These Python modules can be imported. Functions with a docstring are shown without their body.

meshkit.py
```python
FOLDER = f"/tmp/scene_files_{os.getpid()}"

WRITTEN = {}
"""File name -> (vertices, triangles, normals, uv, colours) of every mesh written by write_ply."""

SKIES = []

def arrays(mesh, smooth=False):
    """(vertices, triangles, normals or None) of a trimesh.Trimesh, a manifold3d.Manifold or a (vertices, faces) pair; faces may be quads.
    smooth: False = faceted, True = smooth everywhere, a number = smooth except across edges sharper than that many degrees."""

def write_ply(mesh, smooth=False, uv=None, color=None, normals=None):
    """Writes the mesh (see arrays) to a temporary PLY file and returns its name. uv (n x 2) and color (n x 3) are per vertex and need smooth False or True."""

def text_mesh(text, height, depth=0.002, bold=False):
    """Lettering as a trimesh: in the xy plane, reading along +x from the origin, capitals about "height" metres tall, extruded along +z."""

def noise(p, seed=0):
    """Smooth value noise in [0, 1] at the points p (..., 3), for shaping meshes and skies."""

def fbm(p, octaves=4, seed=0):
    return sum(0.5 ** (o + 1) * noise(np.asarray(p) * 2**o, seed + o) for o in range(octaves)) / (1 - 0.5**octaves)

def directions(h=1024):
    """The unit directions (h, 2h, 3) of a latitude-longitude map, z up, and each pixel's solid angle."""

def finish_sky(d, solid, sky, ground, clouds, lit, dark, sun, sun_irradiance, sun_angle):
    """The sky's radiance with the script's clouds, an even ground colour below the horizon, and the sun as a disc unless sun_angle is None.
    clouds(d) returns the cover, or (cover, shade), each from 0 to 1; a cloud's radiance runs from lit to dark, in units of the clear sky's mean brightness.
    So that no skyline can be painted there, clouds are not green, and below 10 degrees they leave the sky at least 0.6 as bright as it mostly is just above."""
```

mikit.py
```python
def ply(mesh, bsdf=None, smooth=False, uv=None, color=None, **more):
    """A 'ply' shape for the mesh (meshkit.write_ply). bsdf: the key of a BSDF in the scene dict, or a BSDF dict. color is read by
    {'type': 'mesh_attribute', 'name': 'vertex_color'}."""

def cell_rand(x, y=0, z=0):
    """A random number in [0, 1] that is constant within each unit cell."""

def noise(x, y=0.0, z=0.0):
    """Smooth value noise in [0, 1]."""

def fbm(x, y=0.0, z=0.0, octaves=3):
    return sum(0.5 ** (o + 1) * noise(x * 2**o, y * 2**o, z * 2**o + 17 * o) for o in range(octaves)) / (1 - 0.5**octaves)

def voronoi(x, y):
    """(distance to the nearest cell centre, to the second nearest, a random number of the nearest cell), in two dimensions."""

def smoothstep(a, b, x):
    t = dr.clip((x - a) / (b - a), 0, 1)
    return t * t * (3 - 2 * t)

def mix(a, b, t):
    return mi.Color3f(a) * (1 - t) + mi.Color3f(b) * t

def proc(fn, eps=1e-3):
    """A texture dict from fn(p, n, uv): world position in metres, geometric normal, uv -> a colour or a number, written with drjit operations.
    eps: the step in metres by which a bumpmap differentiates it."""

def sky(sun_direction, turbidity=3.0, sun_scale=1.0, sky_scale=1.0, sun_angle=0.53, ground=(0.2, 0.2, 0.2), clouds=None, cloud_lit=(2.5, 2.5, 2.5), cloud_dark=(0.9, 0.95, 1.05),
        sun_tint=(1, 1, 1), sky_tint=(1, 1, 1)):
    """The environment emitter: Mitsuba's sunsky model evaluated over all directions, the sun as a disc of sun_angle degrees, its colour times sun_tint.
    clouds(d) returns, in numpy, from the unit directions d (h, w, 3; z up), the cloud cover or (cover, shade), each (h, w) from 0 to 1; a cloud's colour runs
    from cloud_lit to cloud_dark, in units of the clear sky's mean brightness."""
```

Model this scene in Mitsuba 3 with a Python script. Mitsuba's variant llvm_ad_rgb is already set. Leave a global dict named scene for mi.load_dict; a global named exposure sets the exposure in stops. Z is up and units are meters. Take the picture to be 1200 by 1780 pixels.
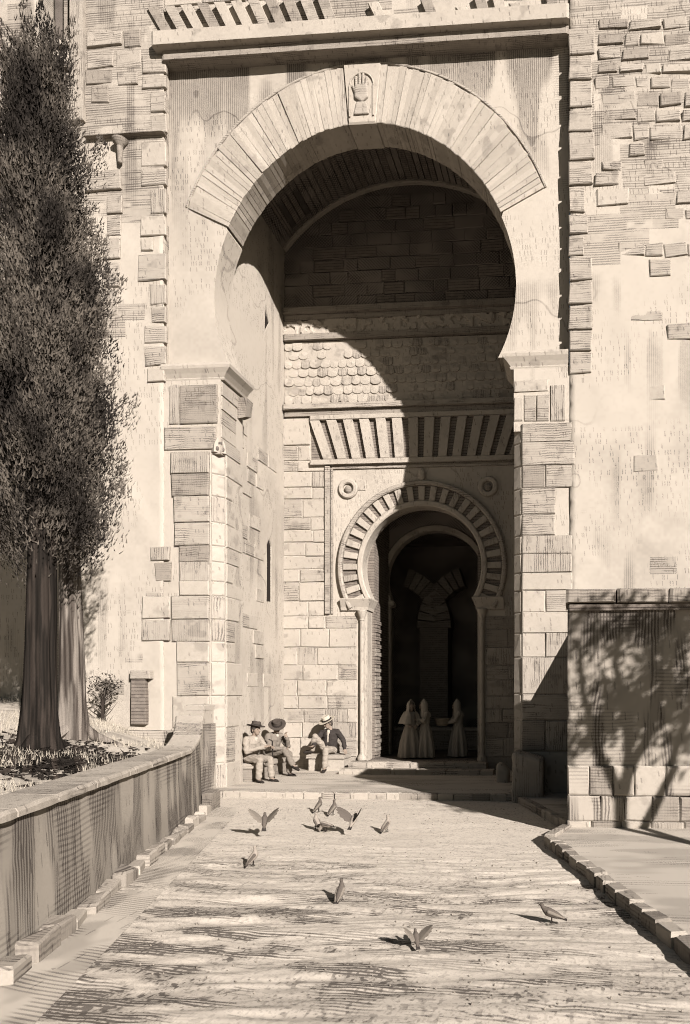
import math, random
import numpy as np, trimesh, manifold3d, drjit as dr, mitsuba as mi, mikit, meshkit
from mikit import noise, fbm, smoothstep, mix, cell_rand, proc
T = mi.ScalarTransform4f
scene, labels = {}, {}
rng = random.Random(7)
nr = np.random.default_rng(11)

# ------------------------------------------------------------------ camera, sky, exposure
EYE, FOC, CX, CY, SN, CS = 2.2, 1300.0, 893.0, 1205.0, 0.0819, 0.99664
scene['camera'] = {'type': 'perspective', 'fov': 2 * math.degrees(math.atan(600 / FOC)), 'fov_axis': 'x', 'near_clip': 0.1, 'far_clip': 600.0,
                   'principal_point_offset_x': (600 - CX) / 1200, 'principal_point_offset_y': (890 - CY) / 1780,
                   'to_world': T().look_at(origin=[0, 0, EYE], target=[-SN * 10, CS * 10, EYE], up=[0, 0, 1])}
SUN = (0.82, -1.0, 0.56)
scene['sky'] = mikit.sky(SUN, turbidity=3, sky_scale=0.14, sky_tint=(1.15, 1.0, 0.84), sun_tint=(0.83, 1.03, 1.62), ground=(0.3, 0.26, 0.21))
exposure = 3.6


def PX(px, py, Y):
    """A measured point of the elevation drawing on the upright plane Y = const: (x, z)."""
    u = (px - CX) / FOC
    t = Y / (CS + SN * u)
    return (-SN + CS * u) * t, EYE + (CY - py) / FOC * t


def GP(px, py, z=0.0):
    """A measured point of the plan on the level z: (x, y)."""
    t = (EYE - z) * FOC / (py - CY)
    u = (px - CX) / FOC
    return (-SN + CS * u) * t, (CS + SN * u) * t


# ------------------------------------------------------------------ materials
CREAM, PALE, INK = (.258, .229, .193), (.288, .256, .215), (.034, .028, .025)


def UV(p, n):
    return dr.select(dr.abs(n.x) > .6, p.y, p.x), dr.select(dr.abs(n.z) > .7, p.y, p.z)


def lines(c, per, w):
    f = c / per
    d = dr.abs(f - dr.floor(f) - .5) * 2
    return smoothstep(1 - w, 1 - .35 * w, d)


def flecks(u, v, su, sv, dens):
    cu, cv = u / su, v / sv
    iu, iv = dr.floor(cu), dr.floor(cv)
    fu, fv = cu - iu, cv - iv
    r = cell_rand(iu, iv, 3)
    x0 = .2 + .6 * cell_rand(iu, iv, 5)
    hit = smoothstep(.16, .06, dr.abs(fu - x0 + .15 * (fv - .5))) * smoothstep(.48, .3, dr.abs(fv - .5))
    return dr.select(r < dens, hit, 0.0)


def m_plaster(hatch, streak):
    def fn(p, n, uv):
        u, v = UV(p, n)
        b = fbm(u * .7, v * .7, 2.0, 3)
        st = smoothstep(.58, .80, noise(u * 4.5, v * .45, 4.0)) * smoothstep(.42, .62, noise(u * .6, v * .5, 9.0))
        f = flecks(u + .03 * noise(u * 2, v * 2), v, .06, .13, .36) * smoothstep(.35, .62, noise(u * 1.1, v * 1.1, 1.0))
        k = .15 * smoothstep(.45, .75, b) + .36 * st * (.4 + .6 * lines(u, .043, .7)) + .5 * f
        ck = fbm(u * .55, v * .45, 6.0, 4)
        k = k + .30 * smoothstep(.010, .002, dr.abs(ck - .5)) * smoothstep(.45, .6, noise(u * .5, v * .5, 12.0)) + .10 * noise(u * 16, v * 16, 3.0) - .05
        if hatch:       # courses of the core showing through, more of them higher up where rain strikes
            pu, pv = dr.floor(u / .55 + .35 * noise(u * .3, dr.floor(v / .36), 2.0)), dr.floor(v / .36)
            bl = noise(pu * .37, pv * .31, 5.0) * .55 + .45 * cell_rand(pu, pv, 9)
            on = smoothstep(.66, .60, bl + smoothstep(15.5, 8.5, v) * .46 + .10 * noise(u * 6, v * 6, 2.0) - .05)
            k = k + on * (.16 + .42 * lines(v + .02 * noise(u * 2.2, v * 4), .05, .62) * smoothstep(.2, .5, noise(u * 2.4, v * 16, 1.0)) + .25 * smoothstep(.06, .0, dr.abs(v / .36 - pv - .02)))
        if streak:      # rain streaks hanging from the cornice
            top = smoothstep(12.6, 16.0, v + 1.6 * noise(u * 2.6, .5, 3.0) - .8)
            on = smoothstep(.42, .58, noise(u * 3.1, v * .35, 7.0) * .75 + .25 * top)
            k = k + top * on * (.38 + .34 * lines(u + .02 * noise(u * 3, v * 2), .045, .7))
            side = smoothstep(.45, .62, noise(u * .9, v * 1.3, 11.0)) * smoothstep(-3.4, -2.0, u) * smoothstep(11.4, 12.6, v)
            k = k + side * .45 * lines(v + .03 * noise(u * 2, v * 3), .05, .65)
        return mix(PALE, INK, dr.clip(k, 0, .85))
    return fn


def m_stone(h0, w0, base):
    def fn(p, n, uv):
        u, v = UV(p, n)
        g = noise(u * 1.7, v * 1.7, 5.0)
        fade = .35 + .75 * smoothstep(.3, .62, fbm(u * 2.3, v * 2.3, 7.0, 2))
        h, v_ = h0 * fade, w0 * fade
        k = .14 * g + .16 * noise(u * 14, v * 14, 3.0) * noise(u * 41, v * 41, 1.0) + .22 * smoothstep(.66, .78, fbm(u * 3.7, v * 3.7, 9.0, 3))
        if h0:
            k = k + h * lines(v + .012 * noise(u * 21, v * 9, 4.0) + .05 * noise(u * 2.2, v * 5), .047, .62) * smoothstep(.25, .6, noise(u * 2.6, v * 19, 1.0))
        if w0:
            k = k + v_ * lines(u + .012 * noise(u * 9, v * 21, 4.0) + .05 * noise(u * 5, v * 2.2), .045, .62) * smoothstep(.25, .6, noise(u * 19, v * 2.6, 2.0))
        k = k + .35 * flecks(u, v, .11, .1, .16)
        return mix(base, INK, dr.clip(k, 0, .85))
    return fn


def m_old_shaded(p, n, uv):           # old plaster high in the porch, with deep shade painted into its colour
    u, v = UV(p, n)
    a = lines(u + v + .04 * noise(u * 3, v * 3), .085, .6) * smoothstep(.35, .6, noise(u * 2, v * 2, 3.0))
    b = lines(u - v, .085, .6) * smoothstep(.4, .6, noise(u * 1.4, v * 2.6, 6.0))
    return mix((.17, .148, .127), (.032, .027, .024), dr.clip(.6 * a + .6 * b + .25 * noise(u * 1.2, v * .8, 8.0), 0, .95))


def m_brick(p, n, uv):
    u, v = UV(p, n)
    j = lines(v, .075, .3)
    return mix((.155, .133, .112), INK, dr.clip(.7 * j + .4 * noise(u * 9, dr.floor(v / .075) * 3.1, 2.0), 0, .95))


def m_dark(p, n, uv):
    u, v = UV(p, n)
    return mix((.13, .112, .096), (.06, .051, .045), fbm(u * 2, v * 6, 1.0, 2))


def m_road(p, n, uv):
    x, y = p.x * .99 - p.y * .1, p.y + .1 * p.x
    near = smoothstep(10.3, 8.6, y + 1.1 * noise(x * .8, 3.0, 1.0))  # near road darkened: streaks of tree shade painted in along with the ruts
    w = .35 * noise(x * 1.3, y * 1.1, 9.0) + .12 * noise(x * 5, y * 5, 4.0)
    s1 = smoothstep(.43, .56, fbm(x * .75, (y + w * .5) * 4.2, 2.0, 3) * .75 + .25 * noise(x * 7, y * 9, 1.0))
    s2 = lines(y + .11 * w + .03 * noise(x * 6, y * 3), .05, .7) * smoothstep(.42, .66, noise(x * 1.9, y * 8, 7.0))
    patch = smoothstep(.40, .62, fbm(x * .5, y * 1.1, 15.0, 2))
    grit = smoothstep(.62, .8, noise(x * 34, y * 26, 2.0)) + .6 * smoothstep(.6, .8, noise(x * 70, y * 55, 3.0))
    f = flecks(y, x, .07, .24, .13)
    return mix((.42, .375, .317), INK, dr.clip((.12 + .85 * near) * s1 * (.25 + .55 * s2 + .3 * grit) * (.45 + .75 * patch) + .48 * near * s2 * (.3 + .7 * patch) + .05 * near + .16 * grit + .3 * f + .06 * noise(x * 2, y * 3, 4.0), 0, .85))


def m_gutter(p, n, uv):
    c = p.y + .25 * p.x
    s = lines(c + .05 * noise(p.x * 2, p.y * 1.5), .06, .6) * smoothstep(.3, .6, noise(p.x * 3, c * 3, 2.0))
    return mix((.36, .322, .272), INK, dr.clip(.45 * s + .3 * smoothstep(.5, .65, fbm(p.x * 2, p.y * 1.5, 3.0, 3)) + .3 * flecks(p.x, p.y, .08, .2, .12), 0, .8))


def m_pave(p, n, uv):
    x, y = p.x, p.y
    s = lines(y + .06 * noise(x, y), .09, .4) * smoothstep(.55, .75, noise(x * .8, y * 3, 2.0))
    return mix((.37, .331, .28), INK, dr.clip(.45 * s + .22 * smoothstep(.5, .66, fbm(x * .8, y * 2.5, 5.0, 3)) + .12 * noise(x * 2, y * 2, 1.0) + .3 * flecks(y, x, .08, .22, .08), 0, .7))


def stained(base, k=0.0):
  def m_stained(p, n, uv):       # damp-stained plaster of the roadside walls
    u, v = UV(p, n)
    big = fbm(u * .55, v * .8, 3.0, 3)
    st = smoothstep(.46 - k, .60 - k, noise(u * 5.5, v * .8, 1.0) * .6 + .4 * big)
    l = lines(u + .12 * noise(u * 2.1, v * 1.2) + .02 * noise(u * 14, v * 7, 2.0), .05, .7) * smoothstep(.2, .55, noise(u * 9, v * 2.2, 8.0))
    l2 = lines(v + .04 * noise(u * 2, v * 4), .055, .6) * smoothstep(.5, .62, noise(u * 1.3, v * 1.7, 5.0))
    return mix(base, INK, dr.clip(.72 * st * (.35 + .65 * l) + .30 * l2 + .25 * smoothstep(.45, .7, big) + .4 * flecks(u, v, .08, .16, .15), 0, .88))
  return m_stained


def m_soil(p, n, uv):
    s = smoothstep(.52, .66, fbm(p.x * 1.1 + p.y * .3, p.y * 2.2, 1.0, 3))
    return mix((.33, .295, .248), INK, dr.clip(.30 * s + .3 * flecks(p.x, p.y, .12, .25, .15) + .08 * noise(p.x * 3, p.y * 3), 0, .8))


def m_bark(base, k):
    def fn(p, n, uv):
        a = fbm(p.x * 12 + p.y * 9, p.z * 1.1, 1.0, 3)
        l = lines(p.x * .8 + p.y * .7 + .06 * noise(p.z * 1.4, p.x * 4), .05, .6)
        return mix(base, (.03, .024, .02), dr.clip(k * smoothstep(.4, .62, a) + .45 * l * noise(p.z * 2.5, p.x * 5, 1.0), 0, .95))
    return fn


def m_leaf(p, n, uv):
    return mix((.078, .067, .055), (.018, .0155, .0135), smoothstep(.25, .75, noise(p.x * 2.8, p.y * 2.8, p.z * 1.5)))


def mat(key, refl):
    if callable(refl):
        refl = proc(refl)
    else:
        refl = {'type': 'rgb', 'value': list(refl)}
    scene[key] = {'type': 'twosided', 'bsdf': {'type': 'diffuse', 'reflectance': refl}}


mat('m_stucco', m_plaster(0, 0)); mat('m_tapia', m_plaster(1, 0)); mat('m_panel', m_plaster(0, 1))
mat('m_stone', m_stone(0, 0, PALE)); mat('m_stone_h', m_stone(.52, 0, CREAM)); mat('m_stone_v', m_stone(0, .5, CREAM)); mat('m_stone_x', m_stone(.40, .13, (.20, .176, .148)))
mat('m_brick_pale', m_stone(0, 0, (.256, .227, .19))); mat('m_old_shaded', m_old_shaded); mat('m_brick', m_brick); mat('m_dark', m_dark)
mat('m_road', m_road); mat('m_pave', m_pave); mat('m_gutter', m_gutter); mat('m_wall_damp', stained((.225, .20, .168), .09)); mat('m_stained', stained(CREAM)); mat('m_stained_shaded', stained((.225, .20, .168), .03)); mat('m_soil', m_soil)
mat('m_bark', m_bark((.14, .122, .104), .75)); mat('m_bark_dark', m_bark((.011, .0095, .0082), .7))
mat('m_leaf', m_leaf)
mat('m_grass', (.27, .24, .195))
for key, c in dict(skin=(.21, .165, .13), cloth_pale=(.33, .295, .245), cloth_mid=(.15, .13, .108), cloth_dark=(.035, .030, .027), felt=(.055, .046, .039), straw=(.36, .32, .26), cloth_grey=(.235, .205, .17),
                   leather=(.025, .021, .018), eye=(.012, .010, .009), feather=(.085, .072, .061), feather_pale=(.22, .19, .16), wicker=(.2, .165, .125), robe=(.25, .222, .188), veil=(.31, .275, .232)).items():
    c = tuple(.84 * q for q in c)
    mat('m_' + key, c)

# ------------------------------------------------------------------ helpers
used = {}


def numbered(name):
    k = used.get(name, -1) + 1
    used[name] = k
    return name if k == 0 else f'{name}_{k:03d}'


def obj(name, mesh, bsdf, parent=None, smooth=False):
    key = numbered(f'{parent}__{name}' if parent else name)
    scene[key] = mikit.ply(mesh, bsdf, smooth=smooth)
    return key


def tag(key, label, cat=None, group=None, kind=None):
    d = labels.setdefault(key, {})
    d['label'] = label
    if cat: d['category'] = cat
    if group: d['group'] = group
    if kind: d['kind'] = kind
    return key


def thing(name, label, cat, group=None):
    return tag(numbered(name), label, cat, group)


def join(ms):
    vs, fs, a = [], [], 0
    for m in ms:
        v, f, _ = meshkit.arrays(m)
        vs.append(v); fs.append(f + a); a += len(v)
    return np.vstack(vs), np.vstack(fs)


Ef = lambda Y: (np.array([0, Y, 0.]), np.array([1., 0, 0]), np.array([0, 0, 1.]), np.array([0, -1., 0]))     # faces the road
Es = lambda X: (np.array([X, 0, 0.]), np.array([0, 1., 0]), np.array([0, 0, 1.]), np.array([1., 0, 0]))       # faces right
Eg = lambda Z: (np.array([0, 0, Z]), np.array([1., 0, 0]), np.array([0, 1., 0]), np.array([0, 0, 1.]))        # faces up
QF = [[8, 9, 10, 11]] + [[i, (i + 1) % 4, (i + 1) % 4 + 4, i + 4] for i in range(4)] + [[i + 4, (i + 1) % 4 + 4, (i + 1) % 4 + 8, i + 8] for i in range(4)]


def quad(fr, c, out, back, bev=.015, jit=.006, shrink=.006):
    """A block whose face is the quad c (counter-clockwise uv corners) in the frame fr, edges broken."""
    O, U, V, N = fr
    c = np.array(c, float)
    m = c.mean(0)
    d = c - m
    L = np.linalg.norm(d, axis=1, keepdims=True)
    c = m + d * (1 - shrink * 1.4 / np.maximum(L, .03)) + nr.uniform(-jit, jit, (4, 2))
    e = m + (c - m) * (1 - bev * 1.4 / np.maximum(L, .03))
    o = nr.uniform(-jit, jit, 4)
    rows = [(c[i], -back) for i in range(4)] + [(c[i], out - bev * .8 + o[i]) for i in range(4)] + [(e[i], out + o[i]) for i in range(4)]
    return np.array([O + U * a[0] + V * a[1] + N * b for a, b in rows]), np.array(QF)


def rect(fr, u0, v0, u1, v1, out, back, **k):
    return quad(fr, [(u0, v0), (u1, v0), (u1, v1), (u0, v1)], out, back, **k)


def box(x0, y0, z0, x1, y1, z1):
    m = trimesh.creation.box(extents=(x1 - x0, y1 - y0, z1 - z0))
    m.apply_translation(((x0 + x1) / 2, (y0 + y1) / 2, (z0 + z1) / 2))
    return m


def mani(m):
    a = m.to_mesh()
    return np.array(a.vert_properties[:, :3], float), np.array(a.tri_verts, int)


def slab(outline, holes, yf, yb, edge=.22, amp=.02, freq=1.6, step=0.0):
    """An upright slab seen from the road with worn, uneven front."""
    cs = manifold3d.CrossSection([np.array(outline, float)] + [np.array(h, float) for h in holes], manifold3d.FillRule.EvenOdd)
    v, f = mani(cs.extrude(yb - yf).refine_to_length(edge))
    w = np.stack([v[:, 0], yb - v[:, 2], v[:, 1]], 1)
    front = np.abs(w[:, 1] - yf) < 1e-4
    q = np.stack([w[:, 0] * freq, w[:, 2] * freq, w[:, 0] * 0], 1)
    d = amp * 2 * (meshkit.fbm(q, 4, 3) - .5)
    if step:
        d = d + step * (meshkit.noise(q * np.array([.8, 1.3, 1]) + 40, 5) > .56)
    w[front, 1] += d[front]
    return w, f


def ring(cx, cz, r0, r1, a0, a1, yf, yb, n=48, bev=.02):
    """A curved band (an archivolt) between two radii; r0, r1 may be functions of the angle."""
    g = lambda r, a: r(a) if callable(r) else r
    prof = lambda a: [(g(r0, a), yb), (g(r0, a), yf + bev), (g(r0, a) + bev, yf), (g(r1, a) - bev, yf), (g(r1, a), yf + bev), (g(r1, a), yb)]
    vs, fs, k = [], [], 6
    for i in range(n + 1):
        a = a0 + (a1 - a0) * i / n
        vs += [(cx + r * math.cos(a), y, cz + r * math.sin(a)) for r, y in prof(a)]
    for i in range(n):
        for j in range(k):
            q = (j + 1) % k
            fs.append([i * k + j, (i + 1) * k + j, (i + 1) * k + q, i * k + q])
    b = n * k
    fs += [[0, 1, 2, 5], [2, 3, 4, 5], [b + 5, b + 2, b + 1, b], [b + 5, b + 4, b + 3, b + 2]]
    return np.array(vs), np.array(fs)


def arcpts(cx, cz, r, a0, a1, n=60):
    g = lambda a: r(a) if callable(r) else r
    return [(cx + g(a) * math.cos(a), cz + g(a) * math.sin(a)) for a in np.linspace(a0, a1, n)]


STONES = ['m_stone', 'm_stone_h', 'm_stone_v', 'm_stone', 'm_stone_h']


def pxstone(parent, fr_y, x0, y0, x1, y1, out, m, name='stone', back=.05, jit=.009):
    a, b = PX(x0, y1, fr_y), PX(x1, y0, fr_y)
    return obj(name, rect(Ef(fr_y), a[0], a[1], b[0], b[1], out, back, jit=jit, bev=.018), m, parent)


# ------------------------------------------------------------------ the ground
def grid(xs, ys, zf):
    X, Y = np.meshgrid(xs, ys, indexing='ij')
    v = np.stack([X, Y, zf(X, Y)], -1).reshape(-1, 3)
    a, b = len(xs), len(ys)
    i, j = np.meshgrid(np.arange(a - 1), np.arange(b - 1), indexing='ij')
    q = (i * b + j).ravel()
    return v, np.stack([q, q + b, q + b + 1, q + 1], 1)


obj('ground', grid(np.linspace(-300, 300, 7), np.linspace(-300, 300, 7), lambda x, y: x * 0 - .08), 'm_soil')
tag('ground', 'flat dusty ground around the gate', kind='structure')
WALL = [(-2.6, -1.0), (-3.42, 2.0), (-4.61, 6.0), (-5.79, 9.9), (-6.45, 12.1), (-6.80, 13.1), (-7.12, 13.75)]     # foot of the parapet
def ruts(x, y):
    near = np.clip((10.4 + .9 * meshkit.noise(np.stack([x * .7, x * 0, x * 0], -1), 3) - y) / 1.6, 0, 1)
    wv = meshkit.noise(np.stack([x * .8, y * .7, x * 0], -1), 31)
    q = np.stack([x * .75 + y * .2, y * 4.2 - x * .3 + 1.6 * wv, x * 0], -1)
    return .052 * near * (meshkit.fbm(q, 3, 12) - .5) + .014 * near * (meshkit.noise(q * np.array([3.2, 2.3, 1]), 21) - .5)


roadz = lambda x, y: ruts(x, y) + .006 * meshkit.fbm(np.stack([x * 7, y * 9, x * 0], -1), 2, 7) + .026 * (meshkit.fbm(np.stack([x * .9, y * 1.6, x * 0], -1), 4, 2) - .9)
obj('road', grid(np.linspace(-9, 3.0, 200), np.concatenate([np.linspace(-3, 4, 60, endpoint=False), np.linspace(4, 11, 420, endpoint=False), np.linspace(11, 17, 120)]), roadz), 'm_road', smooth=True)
tag('road', 'pale dusty road leading up to the gate', kind='structure')
PZ = .12
KY = 15.2
obj('porch_floor', box(-9.2, KY + .16, -.05, -.12, 20.15, PZ), 'm_pave')
tag('porch_floor', 'pale paved floor of the porch', kind='structure')
x = -8.0
while x < -1.35:                 # the kerb of the porch floor, stone by stone
    w = rng.uniform(.26, .46)
    y = KY + .02 * math.sin(x * 1.3)
    obj('kerb_stone', rect(Eg(0), x, y, x + w, y + .19, PZ + rng.uniform(0, .02), .06, bev=.02, jit=.01), rng.choice(['m_stone', 'm_stone', 'm_stone_h', 'm_stone_x']), 'porch_floor')
    x += w
# the raised pavement on the right
K = [GP(885, 1388, 0), GP(985, 1444, 0), GP(945, 1468, 0), GP(1140, 1627, 0)]
dxy = np.array(K[3]) - np.array(K[2])
K.append(tuple(np.array(K[3]) + dxy / np.linalg.norm(dxy) * 5.5))
pav = manifold3d.CrossSection([np.array([(K[0][0], 15.9), (8, 15.9), (8, K[4][1])] + [(k[0] + .09, k[1]) for k in K[::-1]])[::-1].copy()], manifold3d.FillRule.NonZero).extrude(.17).translate((0, 0, -.06))
obj('pavement', mani(pav), 'm_pave')
tag('pavement', 'raised pavement along the right side of the road', kind='structure')
for a, b in zip(K[:-1], K[1:]):
    a, b = np.array(a), np.array(b)
    L = np.linalg.norm(b - a); d = (b - a) / L; nn = np.array([d[1], -d[0]])
    s = 0
    while s < L - .05:
        w = min(rng.uniform(.24, .44), L - s)
        if L - s - w < .12: w = L - s
        p0, p1 = a + d * s, a + d * (s + w - .012)
        c = [p0, p0 - nn * -.16 * -1, p1 - nn * -.16 * -1, p1]
        c = [tuple(p0), tuple(p1), tuple(p1 + nn * -.17), tuple(p0 + nn * -.17)]
        ar = sum(c[i][0] * c[(i + 1) % 4][1] - c[(i + 1) % 4][0] * c[i][1] for i in range(4))
        obj('kerb_stone', quad(Eg(0), c if ar > 0 else c[::-1], .13 + rng.uniform(-.01, .02), .05, bev=.02, jit=.012), rng.choice(['m_stone_h', 'm_stone', 'm_stone_x', 'm_stone_v']), 'pavement')
        s += w
# gutter of flat slabs and the plinth blocks along the parapet
WP = np.array(WALL)


def along(s):
    seg = np.linalg.norm(np.diff(WP, axis=0), axis=1)
    acc = np.concatenate([[0], np.cumsum(seg)])
    i = min(max(int(np.searchsorted(acc, s) - 1), 0), len(seg) - 1)
    t = (WP[i + 1] - WP[i]) / seg[i]
    return WP[i] + t * (s - acc[i]), t, np.array([t[1], -t[0]]), acc[-1]


WL = along(0)[3]
gv = []
ss = np.linspace(0, WL - .1, 60)
for s in ss:
    p, t, n_, _ = along(s)
    gv += [(*(p + n_ * .05), .014), (*(p + n_ * .62), .010)]
obj('gutter', (np.array(gv), np.array([[2 * i, 2 * i + 1, 2 * i + 3, 2 * i + 2] for i in range(59)])), 'm_gutter')
tag('gutter', 'smooth flagged gutter strip along the left wall', kind='structure')

# the grassy bank behind the parapet


def bankz(x, y):
    d = np.interp(y, WP[:, 1], WP[:, 0]) - x
    d = np.where(y > 13.75, (-7.12 - .8 * (y - 13.75)) - x, d)
    z = .98 + .5 * np.clip(d / 3.2, 0, 1) ** .9 + .62 * np.clip((y - 11) / 5, 0, 1) * np.clip(d / 3, 0, 1) + .35 * np.clip((d - 3.2) / 6, 0, 1)
    z = z + .10 * (meshkit.fbm(np.stack([x * .8, y * .8, x * 0], -1), 4, 6) - .5)
    return np.where(d < .12, -.3, z)


bx, by = np.linspace(-22, -3.0, 150), np.linspace(-3, 15.95, 150)
obj('bank', grid(bx, by, bankz), 'm_soil', smooth=True)
tag('bank', 'dry grassy bank rising behind the parapet wall', kind='structure')

# ------------------------------------------------------------------ the gate tower
G = thing('gate_tower', 'great weathered stone gate tower with a tall horseshoe arch over a deep porch', 'gate tower')
YT, YA, YR, YB = 15.77, 16.0, 16.72, 20.1
ACX, ACZ = -4.62, 10.98
r_in = lambda a: 3.36 + .28 * max(math.sin(a), 0) ** 3
r_out = lambda a: 4.33 + .60 * max(math.sin(a), 0) ** 2
A0, A1 = math.radians(27), math.radians(153)
IZ = 9.42

# flank walls
lx = -9.03
win = [PX(64, 116, YT), PX(124, 116, YT)]
wz1 = 19.2
fl = obj('flank_wall', slab([(-20, 0), (lx, 0), (lx, 22), (-20, 22)], [[(win[0][0], win[0][1]), (win[0][0], wz1), (win[1][0], wz1), (win[1][0], win[0][1])]], YT, YT + .6, edge=.13, amp=.035), 'm_tapia', G, smooth=True)
frt = obj('flank_wall', slab([(-.10, 0), (7, 0), (7, 22), (-.10, 22)], [], YT, YT + .6, edge=.13, amp=.035), 'm_tapia', G, smooth=True)
obj('roof', box(-20, YT + .1, 21.9, 7, 30, 22.2), 'm_old_shaded', G)
# recessed window with a low balustrade, top left
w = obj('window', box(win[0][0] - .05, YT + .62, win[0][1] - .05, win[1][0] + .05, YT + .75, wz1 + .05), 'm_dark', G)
ww = win[1][0] - win[0][0]
obj('sill', box(win[0][0] - .06, YT - .10, win[0][1] - .13, win[1][0] + .04, YT + .3, win[0][1]), 'm_stone_x', w)
for i in range(3):
    prof = np.array([(.03, 0), (.10, .03), (.15, .14), (.16, .22), (.11, .33), (.05, .40), (.09, .46), (0, .47)])
    b = trimesh.creation.revolve(prof, sections=14)
    b.apply_translation((win[0][0] + ww * (.2 + .3 * i), YT + .12, win[0][1]))
    obj('baluster', b, 'm_stone', w, smooth=35)
obj('rail', box(win[0][0], YT + .02, win[0][1] + .47, win[1][0], YT + .24, win[0][1] + .60), 'm_stone', w)
obj('mullion', box(win[0][0] + ww * .52, YT + .3, win[0][1] + .6, win[0][0] + ww * .62, YT + .6, wz1), 'm_stone_x', w)
# pilaster right of the window
a = PX(126, 215, YT); b = PX(149, 40, YT)
obj('pilaster', rect(Ef(YT), a[0], a[1], b[0], 21, .10, .05), 'm_stone_v', fl)
a = PX(150, 243, YT); b = PX(289, 236, YT)
obj('ledge', rect(Ef(YT), a[0], a[1], b[0], b[1] + .04, .13, .05, bev=.03), 'm_stone_x', fl)
a = PX(205, 252, YT)
cor = trimesh.creation.revolve(np.array([(0, -.5), (.05, -.45), (.07, -.1), (.16, 0), (.17, .05), (0, .06)]), sections=14)
cor.apply_translation((a[0] + .1, YT - .08, a[1]))
obj('corbel', cor, 'm_stone_x', fl, smooth=35)
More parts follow.
